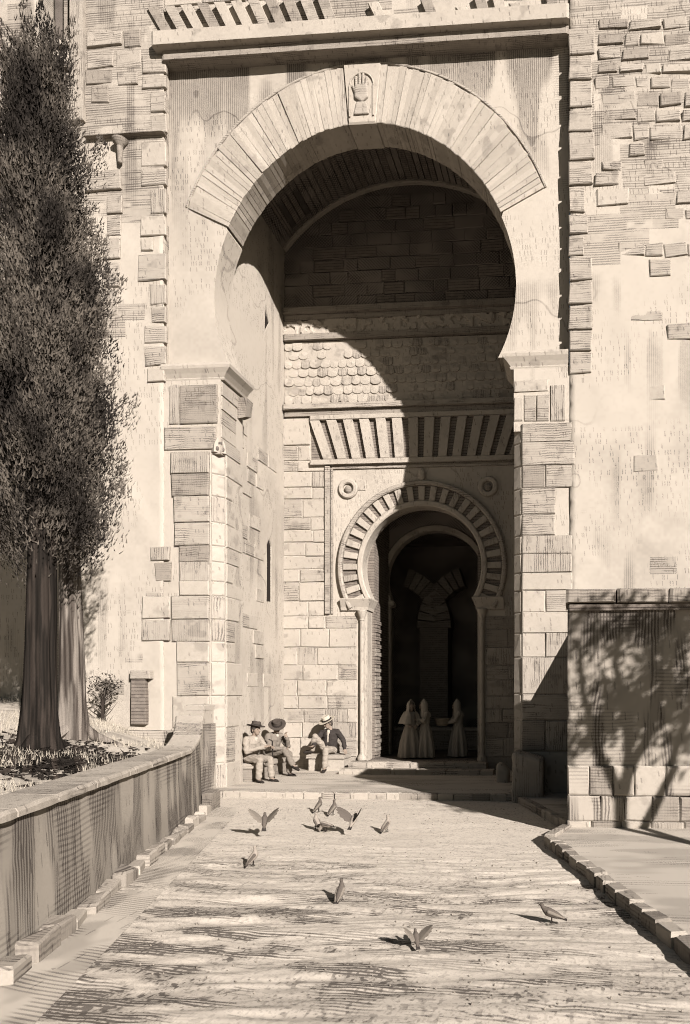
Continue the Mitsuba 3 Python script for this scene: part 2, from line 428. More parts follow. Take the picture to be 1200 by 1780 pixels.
# masonry that shows through the plaster of the left flank
for x0, y0, x1, y1, m in [(152, 52, 215, 84, 'h'), (217, 52, 246, 84, 'x'), (152, 86, 200, 120, 'h'), (202, 86, 246, 120, 'h'), (248, 96, 290, 128, 'h'), (248, 130, 290, 156, 'h'), (262, 160, 290, 196, 'h'),
                          (150, 122, 196, 148, 'x'), (205, 124, 240, 150, 'h'), (160, 150, 190, 180, 'x'), (262, 198, 290, 232, 'h'), (246, 246, 290, 290, ''), (246, 292, 290, 324, 'h'), (262, 328, 290, 372, 'v'),
                          (246, 376, 290, 412, ''), (150, 296, 212, 334, 'h'), (186, 340, 214, 372, 'h'), (186, 374, 212, 410, 'h'), (180, 412, 210, 452, 'h'), (178, 455, 208, 500, 'h'), (180, 503, 206, 550, 'h'),
                          (240, 440, 290, 490, 'h'), (262, 494, 290, 530, 'v'), (264, 532, 290, 562, 'h'), (252, 566, 290, 598, 'h'), (252, 600, 290, 636, 'h'), (256, 640, 289, 664, ''),
                          (246, 414, 268, 437, ''), (262, 949, 295, 975, 'v'), (270, 977, 297, 1011, 'x'), (249, 1037, 297, 1075, ''), (246, 1077, 297, 1114, 'v')]:
    pxstone(fl, YT, x0, y0, x1, y1, .022 + rng.uniform(0, .025), jit=.016, m= {'h': 'm_stone_h', 'v': 'm_stone_v', 'x': 'm_stone_x', '': 'm_stone'}[m])
a, b = PX(233, 1236, YT), PX(258, 1166, YT)
obj('buttress', rect(Ef(YT), a[0], a[1] - .3, b[0], b[1], .12, .1), 'm_brick', fl)
a, b = PX(233, 1180, YT), PX(268, 1165, YT)
obj('buttress_cap', rect(Ef(YT), a[0], a[1], b[0], b[1], .17, .1), 'm_stone_h', fl)
# masonry of the right flank
for y0, y1 in zip([50, 98, 142, 190, 232, 282, 325, 372, 410, 448, 490, 530, 575, 612], [97, 140, 188, 230, 280, 323, 370, 408, 446, 488, 528, 573, 610, 650]):
    pxstone(frt, YT, 989, y0, rng.choice([1030, 1030, 1022, 1034, 1016]), y1, .035 + rng.uniform(0, .025), 'm_stone_h', jit=.018)
y = 30
while y < 880:
    h = rng.uniform(22, 38)
    x = 1034 + rng.uniform(0, 14)
    while x < 1225:
        wd = rng.uniform(26, 62)
        pr = .85 if y < 215 else (.62 if y < 330 else (.42 if y < 430 else (.20 if x > 1075 else .05)))
        if rng.random() < pr:
            pxstone(frt, YT, x, y + rng.uniform(0, 3), x + wd - 2, y + h - 2 - rng.uniform(0, 3), .012 + rng.uniform(0, .03), rng.choice(['m_stone_h', 'm_stone_h', 'm_stone_x' if y < 240 else 'm_stone_h', 'm_stone']), jit=.024)
        x += wd
    y += h

# arch panel, framed by the recess of the alfiz
angs = np.linspace(math.radians(-27.8), math.radians(207.8), 120)
hole = [(ACX + (r_in(a) + (.12 if A0 < a < A1 else 0)) * math.cos(a), ACZ + (r_in(a) + (.12 if A0 < a < A1 else 0)) * math.sin(a)) for a in angs]
xl, xr = hole[-1][0], hole[0][0]
panel = [(lx - .02, IZ), (xl, IZ)] + hole[::-1] + [(xr, IZ), (-.12, IZ), (-.12, 16.6), (lx - .02, 16.6)]
pn = obj('arch_panel', slab(panel, [], YA, YR, edge=.13, amp=.018), 'm_panel', G, smooth=40)
nv = 76
ar = obj('arch_ring', ring(ACX, ACZ, lambda a: r_in(a) + .02, lambda a: r_out(a) - .02, A0 + .01, A1 - .01, YA - .012, YR - .03, n=60, bev=.005), 'm_stone_x', G)
da = (A1 - A0) / nv
kw = math.radians(4.6)
lean = 0
for i in range(nv):
    a0, a1 = A0 + i * da, A0 + (i + 1) * da
    if abs((a0 + a1) / 2 - math.pi / 2) < kw:
        continue
    q = lambda r, a: (ACX + r * math.cos(a), ACZ + r * math.sin(a))
    e = rng.uniform(-.02, .02)
    c = [q(r_in(a1), a1), q(r_in(a0), a0), q(r_out(a0) + e, a0), q(r_out(a1) + e, a1)]
    pm = rng.choice(['m_stone', 'm_stone', 'm_brick_pale', 'm_brick_pale', 'm_stone_v' if .4 < i / nv < .6 else 'm_brick_pale'])
    obj('voussoir', quad(Ef(YA), c[::-1] if False else [c[0], c[1], c[2], c[3]], .035 + rng.uniform(-.012, .012), YR - YA - .02, bev=.010, jit=.008, shrink=.009), pm, ar)
# thin raised moulding along the outer edge of the ring
obj('archivolt', ring(ACX, ACZ, lambda a: r_out(a) + .005, lambda a: r_out(a) + .06, A0, A1, YA - .03, YA + .05, n=70, bev=.012), 'm_stone_h', G)
# keystone with the carved open hand
q = lambda r, a: (ACX + r * math.cos(a), ACZ + r * math.sin(a))
ka, kb = math.pi / 2 - kw * 1.06, math.pi / 2 + kw * 1.06
ks = obj('keystone', quad(Ef(YA), [q(r_in(kb) - .02, kb), q(r_in(ka) - .02, ka), q(r_out(ka) + .05, ka), q(r_out(kb) + .05, kb)], .07, YR - YA - .02, bev=.03), 'm_stone', G)


def hull2(a, ra, b, rb, n=12):
    S = manifold3d.Manifold.sphere
    return manifold3d.Manifold.batch_hull([S(ra, n).translate(tuple(map(float, a))), S(rb, n).translate(tuple(map(float, b)))])


kz = ACZ + r_in(math.pi / 2)
bits = [manifold3d.Manifold.batch_hull([manifold3d.Manifold.sphere(.05, 12).translate((x, 0, z)) for x, z in ((-.11, .52), (.10, .52), (.10, .74), (-.11, .74), (0, .44))])]
for x, l in ((-.115, .20), (-.04, .27), (.035, .26), (.105, .19)):
    bits.append(hull2((x, 0, .74), .034, (x * 1.08, 0, .74 + l), .03))
bits.append(hull2((-.10, 0, .54), .04, (-.19, 0, .76), .03))
bits.append(manifold3d.Manifold.batch_hull([manifold3d.Manifold.sphere(.03, 10).translate((x, 0, z)) for x, z in ((-.14, .16), (.14, .16), (.09, .38), (-.09, .38))]))
hand = manifold3d.Manifold.batch_boolean(bits, manifold3d.OpType.Add).refine_to_length(.02)
hv, hf = mani(hand)
hv[:, 1] *= .9
obj('hand_relief', (hv + np.array([ACX, YA - .085, kz + .02]), hf), 'm_stone_h', ks, smooth=40)
fr_ = ring(ACX, kz + .80, .245, .275, 0, math.pi, YA - .10, YA - .05, n=20, bev=.01)
sides = [box(ACX - .275, YA - .10, kz + .12, ACX - .245, YA - .05, kz + .80), box(ACX + .245, YA - .10, kz + .12, ACX + .275, YA - .05, kz + .80)]
obj('border', join([fr_] + sides), 'm_stone', ks)

# cornice over the alfiz, leaning bricks above it, the wall beyond
upper = obj('upper_wall', slab([(lx - .02, 16.45), (-.12, 16.45), (-.12, 22), (lx - .02, 22)], [], YT + .06, YR, edge=.25, amp=.02), 'm_tapia', G)
cz = lambda x: 16.30 + .012 * (x + 9)
cc = obj('cornice', np.zeros((0, 3)).shape and quad(Ef(YT), [(lx - .15, 16.26), (-.11, 16.20), (-.11, 16.50), (lx - .15, 16.56)], .26, .6, bev=.04), 'm_stone', G)
obj('cornice_bed', quad(Ef(YT), [(lx, 16.06), (-.12, 16.0), (-.12, 16.21), (lx, 16.27)], .10, .6, bev=.04), 'm_stone_x', G)
for i in range(24):
    x0 = lx - .35 + i * .38
    k = .42 - .38 * i / 24
    tall = .72 if i < 11 else (.45 if i % 3 else .2)
    if i > 10 and rng.random() < .45: continue
    obj('joggled_stone', quad(Ef(YT + .06), [(x0 + k, 16.56), (x0 + k + .25, 16.56), (x0 + .25, 16.56 + tall), (x0, 16.56 + tall)], .13, .05, bev=.02), rng.choice(['m_stone_h', 'm_stone_x', 'm_stone']), cc)
y0 = 17.35
while y0 < 21:
    x0 = lx
    while x0 < -.4:
        wd = rng.uniform(.5, 1.0)
        obj('stone', rect(Ef(YT + .06), x0, y0, min(x0 + wd, -.14), y0 + .4, .03 + rng.uniform(0, .03), .05), rng.choice(STONES), upper)
        x0 += wd
    y0 += .42

# impost blocks that carry the arch


def impost(side):
    """Cavetto-moulded impost, round three sides of its pier top; side -1 left, 1 right."""
    if side < 0:
        xo, xi, pi_ = lx - .03, -7.71, 1
    else:
        xo, xi, pi_ = -.14, -1.31, -1
    rings = []
    for z, e in ((9.06, .0), (9.07, .05), (9.11, .07), (9.13, .05), (9.22, .12), (9.31, .21), (9.37, .23), (9.42, .21), (9.425, .02)):
        rings.append([(xo, YT - e * .55 + .06, z), (xi + pi_ * e, YT - e * .55 + .06, z), (xi + pi_ * e, 16.95, z), (xo, 16.95, z)])
    v = np.array(rings).reshape(-1, 3)
    f = []
    for i in range(len(rings) - 1):
        for j in range(4):
            k = (j + 1) % 4
            f.append([i * 4 + j, i * 4 + k, i * 4 + 4 + k, i * 4 + 4 + j])
    b = (len(rings) - 1) * 4
    f += [[3, 2, 1, 0], [b, b + 1, b + 2, b + 3]]
    f = np.array(f)
    return (v, f if side < 0 else f[:, ::-1])


obj('impost', impost(-1), 'm_stone', G)
obj('impost', impost(1), 'm_stone', G)

# piers: plan with a chamfered inner corner


def pier(side):
    if side < 0:
        lo = [(-9.06, YT + .03), (-7.97, YT + .03), (-7.74, YT + .26), (-7.74, 16.9), (-9.06, 16.9)]
        hi = [(-9.06, YT + .03), (-7.74, YT + .03), (-7.74, 16.9), (-9.06, 16.9)]
    else:
        lo = [(-.10, YT + .03), (-.10, 16.9), (-1.29, 16.9), (-1.29, YT + .20), (-1.13, YT + .03)]
        hi = [(-.10, YT + .03), (-.10, 16.9), (-1.29, 16.9), (-1.29, YT + .03)]
    E = lambda pts, z0, z1: manifold3d.CrossSection([np.array(pts)], manifold3d.FillRule.NonZero).extrude(z1 - z0).translate((0, 0, z0))
    zc = 7.45 if side < 0 else 7.75
    return mani(E(lo, 0, zc)), mani(E(hi, zc, 9.08))


lo, hi = pier(-1)
pl = obj('pier', join([lo, hi]), 'm_stucco', G)
lo, hi = pier(1)
prr = obj('pier', join([lo, hi]), 'm_stucco', G)
fl_frames = [(np.array([-7.97, YT + .03, 0]), np.array([.7071, .7071, 0]), np.array([0, 0, 1.]), np.array([.7071, -.7071, 0]))]
yy = [785, 823, 862, 908, 948, 976, 1010, 1035, 1076, 1115, 1151, 1210, 1266, 1328, 1384]
le = [296, 298, 302, 303, 311, 311, 311, 298, 298, 306, 307, 300, 298, 298]
mm = 'v x h h x v p h v p h p p v'.split()
MM = {'h': 'm_stone_h', 'v': 'm_stone_v', 'x': 'm_stone_x', 'p': 'm_stone'}
for i in range(14):
    z1, z0 = PX(335, yy[i], YT)[1], max(PX(335, yy[i + 1], YT)[1], .05)
    x0 = PX(le[i], 800, YT)[0]
    obj('stone', rect(Ef(YT + .03), x0, z0, -7.975, z1, .045 + rng.uniform(-.01, .015), .06, jit=.009, bev=.02), MM[mm[i]], pl)
    obj('stone', rect(fl_frames[0], .01, z0, .315, z1, .02 + rng.uniform(-.006, .01), .06, bev=.02), rng.choice(['m_stone', 'm_stone', 'm_stone_v']), pl)
    obj('stone', rect(Es(-7.74), YT + .275, z0, 16.05 + rng.choice([.3, .42, .62, .8]), z1, .02 + rng.uniform(-.008, .012), .06, bev=.02), 'm_stone' if rng.random() < .8 else 'm_stone_h', pl)
for (x0, y0, x1, y1, m) in [(286, 741, 377, 783, 'h'), (296, 668, 312, 738, 'v'), (314, 668, 379, 738, 'x')]:
    pxstone(pl, YT + .03, x0, y0, x1, y1, .04, MM[m])
for i in range(5):
    z = 7.5 + i * .31
    obj('stone', rect(Es(-7.74), YT + .04, z, 16.2 + rng.choice([.15, .35, .55]), z + .30, .02 + rng.uniform(-.006, .01), .06), rng.choice(['m_stone', 'm_stone', 'm_stone_h']), pl)
# chamfer stop: a pointed trefoil, dark balls standing for its shaded hollows
st = [(-.13, .02), (.13, .02), (.12, .2), (.06, .33), (0, .38), (-.06, .33), (-.12, .2)]
fo = fl_frames[0]
c0 = fo[0] + fo[1] * .16 + np.array([0, 0, 7.46]) + fo[3] * .13
v = [c0 + fo[1] * a + np.array([0, 0, b]) + fo[3] * (.0) for a, b in st] + [c0 + fo[1] * a * 1.25 + np.array([0, 0, b * 1.08]) - fo[3] * .2 for a, b in st]
f = [[i, (i + 1) % 7, (i + 1) % 7 + 7, i + 7] for i in range(7)] + [[0, 1, 2, 6], [2, 3, 5, 6], [3, 4, 5, 5]]
stp = obj('chamfer_stop', (np.array(v), np.array(f)), 'm_stone', pl)
for a, b, r in ((-.06, .10, .045), (.06, .10, .045), (0, .22, .05)):
    s_ = trimesh.creation.icosphere(2, r)
    s_.apply_scale((1, .5, 1.1))
    s_.apply_translation(c0 + fo[1] * a + np.array([0, 0, b]) + fo[3] * .0)
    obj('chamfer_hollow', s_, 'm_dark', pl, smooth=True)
yy = [736, 768, 808, 848, 893, 930, 962, 995, 1026, 1064, 1100, 1142, 1206, 1252, 1306, 1384]
re_ = [995, 1000, 996, 966, 966, 996, 996, 996, 999, 998, 996, 993, 992, 992, 992]
mm = 'h h x h h v v p p p p v h x p'.split()
for i in range(15):
    z1, z0 = PX(950, yy[i], YT)[1], max(PX(950, yy[i + 1], YT)[1], .05)
    x1 = PX(re_[i], 800, YT)[0]
    sp = [-1.12, x1]
    if i in (2, 8, 10, 13): sp = [-1.12, -.62, x1]
    for a, b in zip(sp[:-1], sp[1:]):
        obj('stone', rect(Ef(YT + .03), a, z0, b, z1, .045 + rng.uniform(-.01, .015), .06, jit=.009, bev=.02), MM[mm[i]] if a < -.7 else rng.choice(['m_stone_v', 'm_stone_h']), prr)
    frc = (np.array([-1.29, YT + .20, 0]), np.array([.7071, -.7071, 0]), np.array([0, 0, 1.]), np.array([-.7071, -.7071, 0]))
    obj('stone', rect(frc, .0, z0, .225, z1, .015, .05, bev=.015), 'm_stone', prr)
for (x0, y0, x1, y1, m) in [(894, 690, 909, 733, 'p'), (911, 686, 932, 733, 'h'), (934, 686, 955, 733, 'h'), (957, 668, 982, 733, 'v'), (894, 660, 955, 682, 'p')]:
    pxstone(prr, YT + .03, x0, y0, x1, y1, .03, MM[m])

# porch walls and vault
XL, XR = -8.02, -1.08


def wallmesh(pts, holes, xf, xb):
    """Upright slab facing +x, outline in (y, z)."""
    w_, f_ = slab(pts, holes, 0, abs(xb - xf), edge=.25, amp=.018)
    return np.stack([xf - w_[:, 1], w_[:, 0], w_[:, 2]], 1), f_


slit = [(18.92, 4.6), (19.24, 4.62), (19.24, 6.1), (19.10, 6.3), (18.95, 6.1)]
tri = [(18.80, 11.55), (19.1, 11.95), (18.84, 12.35)]
pw = obj('porch_wall', wallmesh([(16.8, 0), (YB + .3, 0), (YB + .3, 17), (16.8, 17)], [slit, tri], XL, XL - .5), 'm_stucco', G)
obj('shutter_board', box(XL - .2, 18.85, 4.5, XL - .035, 19.3, 6.4), 'm_leather', G)  # added dark boards standing in for the shade inside slit and niche
obj('shutter_board', box(XL - .2, 18.72, 11.4, XL - .035, 19.2, 12.5), 'm_leather', G)
obj('porch_wall', box(XR, 16.8, 0, XR + .5, YB + .3, 17), 'm_stucco', G)
for i in range(30):                    # coursed ashlar that shows in the lower part of the left porch wall
    y0 = rng.uniform(16.95, 19.2); z0 = .2 + .36 * rng.randrange(0, 26)
    if 18.4 < y0 < 19.3 and 3.8 < z0 < 6.6 or z0 < 1.9: continue
    obj('stone', rect(Es(XL), y0, z0, y0 + rng.uniform(.4, .7), z0 + .345, .022, .04, bev=.015), rng.choice(['m_stone', 'm_stone', 'm_stone_h']), pw)
# dark stone added under the impost to stand in for the shadow there
a = (-7.70, 16.72, 8.55)
v = np.array([(-7.74, 16.55, 8.98), (-7.74, 16.95, 8.98), (-7.74, 17.0, 8.62), (-7.74, 16.62, 8.52), (-7.50, 16.58, 8.98), (-7.50, 16.92, 8.98), (-7.56, 16.96, 8.66), (-7.56, 16.68, 8.58)])
obj('socket_stone', (v, np.array([[0, 3, 2, 1], [4, 5, 6, 7], [0, 4, 7, 3], [1, 2, 6, 5], [3, 7, 6, 2], [0, 1, 5, 4]])), 'm_stone_x', G)
VS, VC = 14.45, 16.15
hw = (XR - XL) / 2
rise = VC - VS
VR = (hw * hw + rise * rise) / (2 * rise)
vcx, vcz = (XL + XR) / 2, VC - VR
va = math.asin(hw / VR)
obj('vault', ring(vcx, vcz, VR + .03, VR + .5, math.pi / 2 - va, math.pi / 2 + va, YR - .05, YB + .3, n=40, bev=.005), 'm_old_shaded', G)
vt = used_key = f'{G}__vault'
nb = 46
for i in range(nb):
    a0, a1 = math.pi / 2 - va + 2 * va * i / nb, math.pi / 2 - va + 2 * va * (i + 1) / nb
    pts = []
    for yq in (YR + .02, YB - .02):
        for r, a in ((VR, a0 + .004), (VR, a1 - .004), (VR + .06, a1 - .004), (VR + .06, a0 + .004)):
            pts.append((vcx + r * math.cos(a), yq, vcz + (r + 0) * math.sin(a)))
    e = rng.uniform(0, .03)
    pts = np.array(pts); pts[:, 2] -= e
    obj('brick_course', (pts, np.array([[0, 1, 2, 3], [7, 6, 5, 4], [0, 4, 5, 1], [1, 5, 6, 2], [2, 6, 7, 3], [3, 7, 4, 0]])), rng.choice(['m_old_shaded', 'm_old_shaded', 'm_brick']), vt)
obj('vault_rim', ring(vcx, vcz, VR - .07, VR + .02, math.pi / 2 - va, math.pi / 2 + va, YB - .12, YB + .02, n=40, bev=.015), 'm_stone', G)

# back wall of the porch with the inner portal
PCX, PCZ, PRI, PRO = PX(734, 985, YB)[0], PX(734, 985, YB)[1], 1.66, 2.33
PA0, PA1 = math.radians(-31), math.radians(211)
FZ = .37
jx0, jx1 = PCX - PRI * math.cos(math.radians(31)) - .10, PCX + PRI * math.cos(math.radians(31)) + .10
pz = PCZ - PRI * math.sin(math.radians(31))
ph = [(jx0, 0), (jx0, pz - .05)] + arcpts(PCX, PCZ, PRI, PA1, PA0, 60) + [(jx1, pz - .05), (jx1, 0)]
Zu = PX(700, 588, YB)[1]
bwl = slab([(XL - .02, 0)] + ph + [(XR, 0), (XR, Zu), (XL - .02, Zu)], [], YB, YB + .5, edge=.25, amp=.012)
bw = obj('back_wall', bwl, 'm_stucco', G)
tm = obj('tympanum', slab([(XL - .02, Zu - .02), (XR, Zu - .02), (XR, 17), (XL - .02, 17)], [], YB + .02, YB + .5, edge=.25, amp=.02, step=.03), 'm_old_shaded', G)

for r_ in range(13):
    x, z0 = XL, Zu + .55 + r_ * .34
    while x < XR - .1:
        wd = rng.uniform(.35, .95)
        x1_ = min(x + wd, XR)
        zt_ = vcz + math.sqrt(max(VR ** 2 - max(abs(x - vcx), abs(x1_ - vcx)) ** 2, 0)) - .08
        if z0 + .33 < zt_:
            obj('stone', rect(Ef(YB + .02), x, z0, x1_, z0 + .33, .022 + rng.uniform(0, .02), .04, jit=.015), rng.choice(['m_old_shaded', 'm_old_shaded', 'm_old_shaded', 'm_brick']), tm)
        x += wd


def band(name, ya, yb, out, m, x0=495, x1=905, bev=.03, parent=G):
    a, b = (PX(x0, ya, YB)[0], PX(620, ya, YB)[1]), (PX(x1, yb, YB)[0], PX(620, yb, YB)[1])
    return obj(name, rect(Ef(YB), max(a[0], XL - .01), b[1], min(b[0], XR), a[1], out, .1, bev=bev), m, parent)


band('moulding', 536, 546, .22, 'm_stone_x'); band('moulding', 547, 556, .12, 'm_stone_x')
band('moulding', 580, 590, .13, 'm_stone_x')
band('moulding', 703, 712, .20, 'm_stone_h'); band('moulding', 713, 723, .10, 'm_stone_x')
# carved frieze
a, b = PX(620, 580, YB), PX(620, 556, YB)
fz = grid(np.linspace(XL, XR, 180), np.linspace(a[1], b[1], 16), lambda x, y: x * 0)
fv = fz[0]; q = np.stack([fv[:, 0] * 9, fv[:, 1] * 9, fv[:, 0] * 0], 1)
fv = np.stack([fv[:, 0], YB - .06 - .05 * (meshkit.noise(q, 4) > .5), fv[:, 1]], 1)
obj('frieze', (fv, fz[1]), 'm_stone', G)
# tile panel of overlapping scallops
tpn = obj('tile_panel', rect(Ef(YB), XL + .01, PX(620, 702, YB)[1], XR, PX(620, 591, YB)[1], .02, .05), 'm_stone', G)
zt = PX(620, 592, YB)[1]; zb = PX(620, 701, YB)[1]
rows = 7
rh = (zt - zb) / rows
for r_ in range(rows):
    x = XL + .03 + (.12 if r_ % 2 else 0)
    while x < XR - .34:
        wd = rng.uniform(.22, .30)
        z1 = zt - r_ * rh; z0 = z1 - rh * rng.uniform(.92, 1.02)
        o = [(x, z1), (x, z0 + .3 * rh)] + [(x + wd / 2 - wd / 2 * math.cos(t), z0 + .3 * rh - .3 * rh * math.sin(t)) for t in np.linspace(.35, math.pi - .35, 5)] + [(x + wd - .015, z0 + .3 * rh), (x + wd - .015, z1)]
        d = .015 + rng.uniform(0, .03)
        n_ = len(o)
        v = np.array([(p[0], YB - d - (.02 if i not in (0, n_ - 1) else -.01), p[1]) for i, p in enumerate(o)] + [(p[0], YB, p[1]) for p in o] + [(x + wd / 2, YB - d - .022, (z0 + z1) / 2)])
        f = [[i, (i + 1) % n_, 2 * n_, 2 * n_] for i in range(n_)] + [[(i + 1) % n_, i, i + n_, (i + 1) % n_ + n_] for i in range(n_)]
        if rng.random() < .86:
            obj('tile', (v, np.array(f)), rng.choice(['m_stone', 'm_stone', 'm_stone_v', 'm_stone']), tpn)
        x += wd
# flat arch of alternate proud and sunk voussoirs
L0, L1 = PX(541, 806, YB), (0, PX(620, 724, YB)[1])
L0 = (L0[0], PX(620, 806, YB)[1])
lt = obj('lintel', rect(Ef(YB), L0[0], L0[1], XR, L1[1], .015, .05), 'm_brick', G)
zt, zb = PX(620, 730, YB)[1], PX(620, 800, YB)[1]
for i in range(14):
    tx = PX(541 + i * 28.4, 729, YB)[0]
    k = (735 - (541 + i * 28.4 + 9)) / 194 * .40
    wd = .27
    obj('voussoir', quad(Ef(YB), [(tx + k, zb), (tx + k + wd * .92, zb), (tx + wd, zt), (tx, zt)], .13, .03, bev=.02), 'm_stone', lt)
a, b = (L0[0], PX(620, 808, YB)[1]), PX(620, 800, YB)
obj('lintel_sill', rect(Ef(YB), a[0], a[1], XR, b[1], .14, .05), 'm_stone', lt)
obj('lintel_head', rect(Ef(YB), L0[0], zt, XR, L1[1] + .02, .14, .05), 'm_stone', lt)
# square frame round the portal
a, b = PX(567, 1068, YB), PX(575, 810, YB)
zf = b[1]
obj('portal_frame', join([rect(Ef(YB), a[0], a[1], b[0], zf, .09, .05), rect(Ef(YB), a[0], zf + .005, XR, zf + .12, .12, .05), rect(Ef(YB), b[0] + .03, a[1], b[0] + .07, zf - .05, .05, .05), rect(Ef(YB), b[0] + .03, zf - .1, XR, zf - .05, .05, .05)]), 'm_stone_h', G)
for i in range(9):                       # big plaster-jointed stones of the spandrel
    x0 = PX(rng.uniform(580, 640), 850, YB)[0]; z0 = PX(600, 830 + 24 * i, YB)[1]
    if math.hypot(x0 + .25 - PCX, z0 + .15 - PCZ) > PRO + .33 and z0 + .3 < zf - .12:
        obj('stone', rect(Ef(YB), x0, z0, x0 + rng.uniform(.25, .4), z0 + .3, .02, .03), rng.choice(STONES), bw)
# roundels with a shell boss
for px_, py_ in ((606, 850), (849, 846)):
    c = PX(px_, py_, YB)
    rd = obj('roundel', ring(c[0], c[1], .14, .27, 0, 2 * math.pi, YB - .09, YB + .02, n=28, bev=.03), 'm_stone', G)
    b_ = trimesh.creation.icosphere(2, .10); b_.apply_scale((1, .7, 1.1)); b_.apply_translation((c[0], YB - .03, c[1] - .02))
    obj('boss', b_, 'm_stone_x', rd, smooth=True)
# portal arch
pa = obj('portal_arch', ring(PCX, PCZ, PRI - .005, PRO - .02, PA0, PA1, YB - .02, YB + .3, n=60, bev=.005), 'm_brick', G)
obj('archivolt', ring(PCX, PCZ, PRO - .13, PRO, PA0 + .02, PA1 - .02, YB - .15, YB + .02, n=64, bev=.035), 'm_stone_h', pa)
obj('archivolt', ring(PCX, PCZ, PRI - .02, PRI + .13, PA0, PA1, YB - .11, YB + .3, n=64, bev=.03), 'm_stone', pa)
nvp = 27
for i in range(nvp):
    am = PA0 + (PA1 - PA0) * (i + .5) / nvp
    hwid = (PA1 - PA0) / nvp * .28
    q = lambda r, a: (PCX + r * math.cos(a), PCZ + r * math.sin(a))
    obj('voussoir', quad(Ef(YB), [q(PRI + .135, am + hwid), q(PRI + .135, am - hwid), q(PRO - .135, am - hwid * .95), q(PRO - .135, am + hwid * .95)], .085, .02, bev=.015, shrink=.002), rng.choice(['m_stone', 'm_stone', 'm_stone_v']), pa)
ks2 = PX(725, 822, YB)
b_ = trimesh.creation.icosphere(2, .14); b_.apply_scale((.8, .6, 1.25)); b_.apply_translation((PCX, YB - .08, PCZ + PRO + .16))
obj('crest', b_, 'm_stone', pa, smooth=True)
# portal imposts, slender engaged columns
for s in (-1, 1):
    xj = jx0 if s < 0 else jx1
    xo = xj + s * .72
    pts = [(xo, YB - .10), (xj - s * .12, YB - .10), (xj - s * .12, YB + .55), (xo, YB + .55)]
    prof = [(pz - .34, .0), (pz - .32, .04), (pz - .24, .05), (pz - .12, .10), (pz - .03, .14), (pz + .0, .14)]
    v = []
    for z, e in prof:
        v += [(xo, YB - .03 - e, z), (xj - s * e, YB - .03 - e, z), (xj - s * e, YB + .55, z), (xo, YB + .55, z)]
    f = [[i * 4 + j, i * 4 + (j + 1) % 4, i * 4 + 4 + (j + 1) % 4, i * 4 + 4 + j] for i in range(5) for j in range(4)] + [[20, 21, 22, 23], [3, 2, 1, 0]]
    f = np.array(f)
    obj('portal_impost', (np.array(v), f if s < 0 else f[:, ::-1]), 'm_stone', G)
    col = trimesh.creation.revolve(np.array([(0, FZ), (.13, FZ), (.13, FZ + .08), (.09, FZ + .14), (.065, FZ + .2), (.06, pz - .62), (.075, pz - .60), (.065, pz - .56), (.10, pz - .48), (.14, pz - .36), (.14, pz - .33), (0, pz - .33)]), sections=18)
    col.apply_translation((xj + s * .13, YB - .06, 0))
    obj('portal_column', col, 'm_stone', G, smooth=35)
# ashlar of the back wall
rowsy = [727, 775, 802, 820, 848, 868, 900, 922, 943, 967, 990, 1012, 1045, 1071, 1093, 1125, 1156, 1182, 1210, 1232, 1256, 1282, 1316, 1345]
for ya, yb in zip(rowsy[:-1], rowsy[1:]):
    spans = [(495, 566 if ya < 1071 else 621)]
    if ya < 800: spans = [(495, 540)]
    if ya >= 1071: spans.append((850, 906))
    for xa, xb in spans:
        x = xa - 6
        while x < xb - 4:
            wd = rng.uniform(28, 62)
            if xb - x - wd < 16: wd = xb - x
            pxstone(bw, YB, x, ya, x + wd, yb, .03 + rng.uniform(-.012, .016), rng.choice(['m_stone', 'm_stone', 'm_stone', 'm_stone_h', 'm_stone_v']) if x < 700 else rng.choice(['m_stone_x', 'm_stone_h', 'm_stone_v']))
            x += wd
# portal steps
for k_, (y0, y1, z0, z1, x0, x1) in enumerate([(18.75, 19.45, PZ - .02, .245, -6.05, -2.05), (19.42, 20.9, PZ - .02, FZ, -6.0, -2.3)]):
    st = obj('step', box(x0 + .03, y0 + .05, z0, x1 - .03, y1, z1 - .02), 'm_stone_x', G)
    x = x0
    while x < x1 - .1:
        wd = rng.uniform(.5, .95)
        if x1 - x - wd < .3: wd = x1 - x
        obj('step_stone', rect(Eg(0), x, y0, x + wd, y0 + .45, z1, -z0 - 0.0, bev=.02, jit=.01), rng.choice(['m_stone', 'm_stone_h']), st)
        x += wd
# passage, second arch and the guard hall behind
YP = 22.3
obj('passage_wall', box(jx0 - .4, YB + .5, 0, jx0 + .06, YP, 8.2), 'm_brick', G)
obj('passage_wall', box(jx1 - .06, YB + .5, 0, jx1 + .4, YP, 8.2), 'm_brick', G)
obj('passage_vault', box(jx0 - .4, YB + .5, PCZ + PRI + .35, jx1 + .4, YP, PCZ + PRI + .7), 'm_brick', G)
for i in range(34):
    z = .45 + i * .112
    obj('brick', rect(Es(jx0 + .06), YB + .52, z, YB + 1.0 + .35 * (i % 2), z + .10, .035 + rng.uniform(0, .02), .02, bev=.01, jit=.004, shrink=.003), rng.choice(['m_brick', 'm_stone_x']), f'{G}__passage_wall')
SR = 1.50
sx, sz = PCX - .05, PCZ - .02
hz = sz - SR * math.sin(math.radians(31))
hx = SR * math.cos(math.radians(31))
sh = [(sx - hx - .10, 0), (sx - hx - .10, hz - .05)] + arcpts(sx, sz, SR, PA1, PA0, 50) + [(sx + hx + .1, hz - .05), (sx + hx + .1, 0)]
obj('passage_arch_wall', slab([(jx0 - .4, 0)] + sh + [(jx1 + .4, 0), (jx1 + .4, 8.2), (jx0 - .4, 8.2)], [], YP, YP + .4, edge=.4, amp=.01), 'm_old_shaded', G)
pz2 = obj('passage_arch', ring(sx, sz, SR - .03, SR + .14, PA0, PA1, YP - .08, YP + .3, n=50, bev=.02), 'm_stone', G)
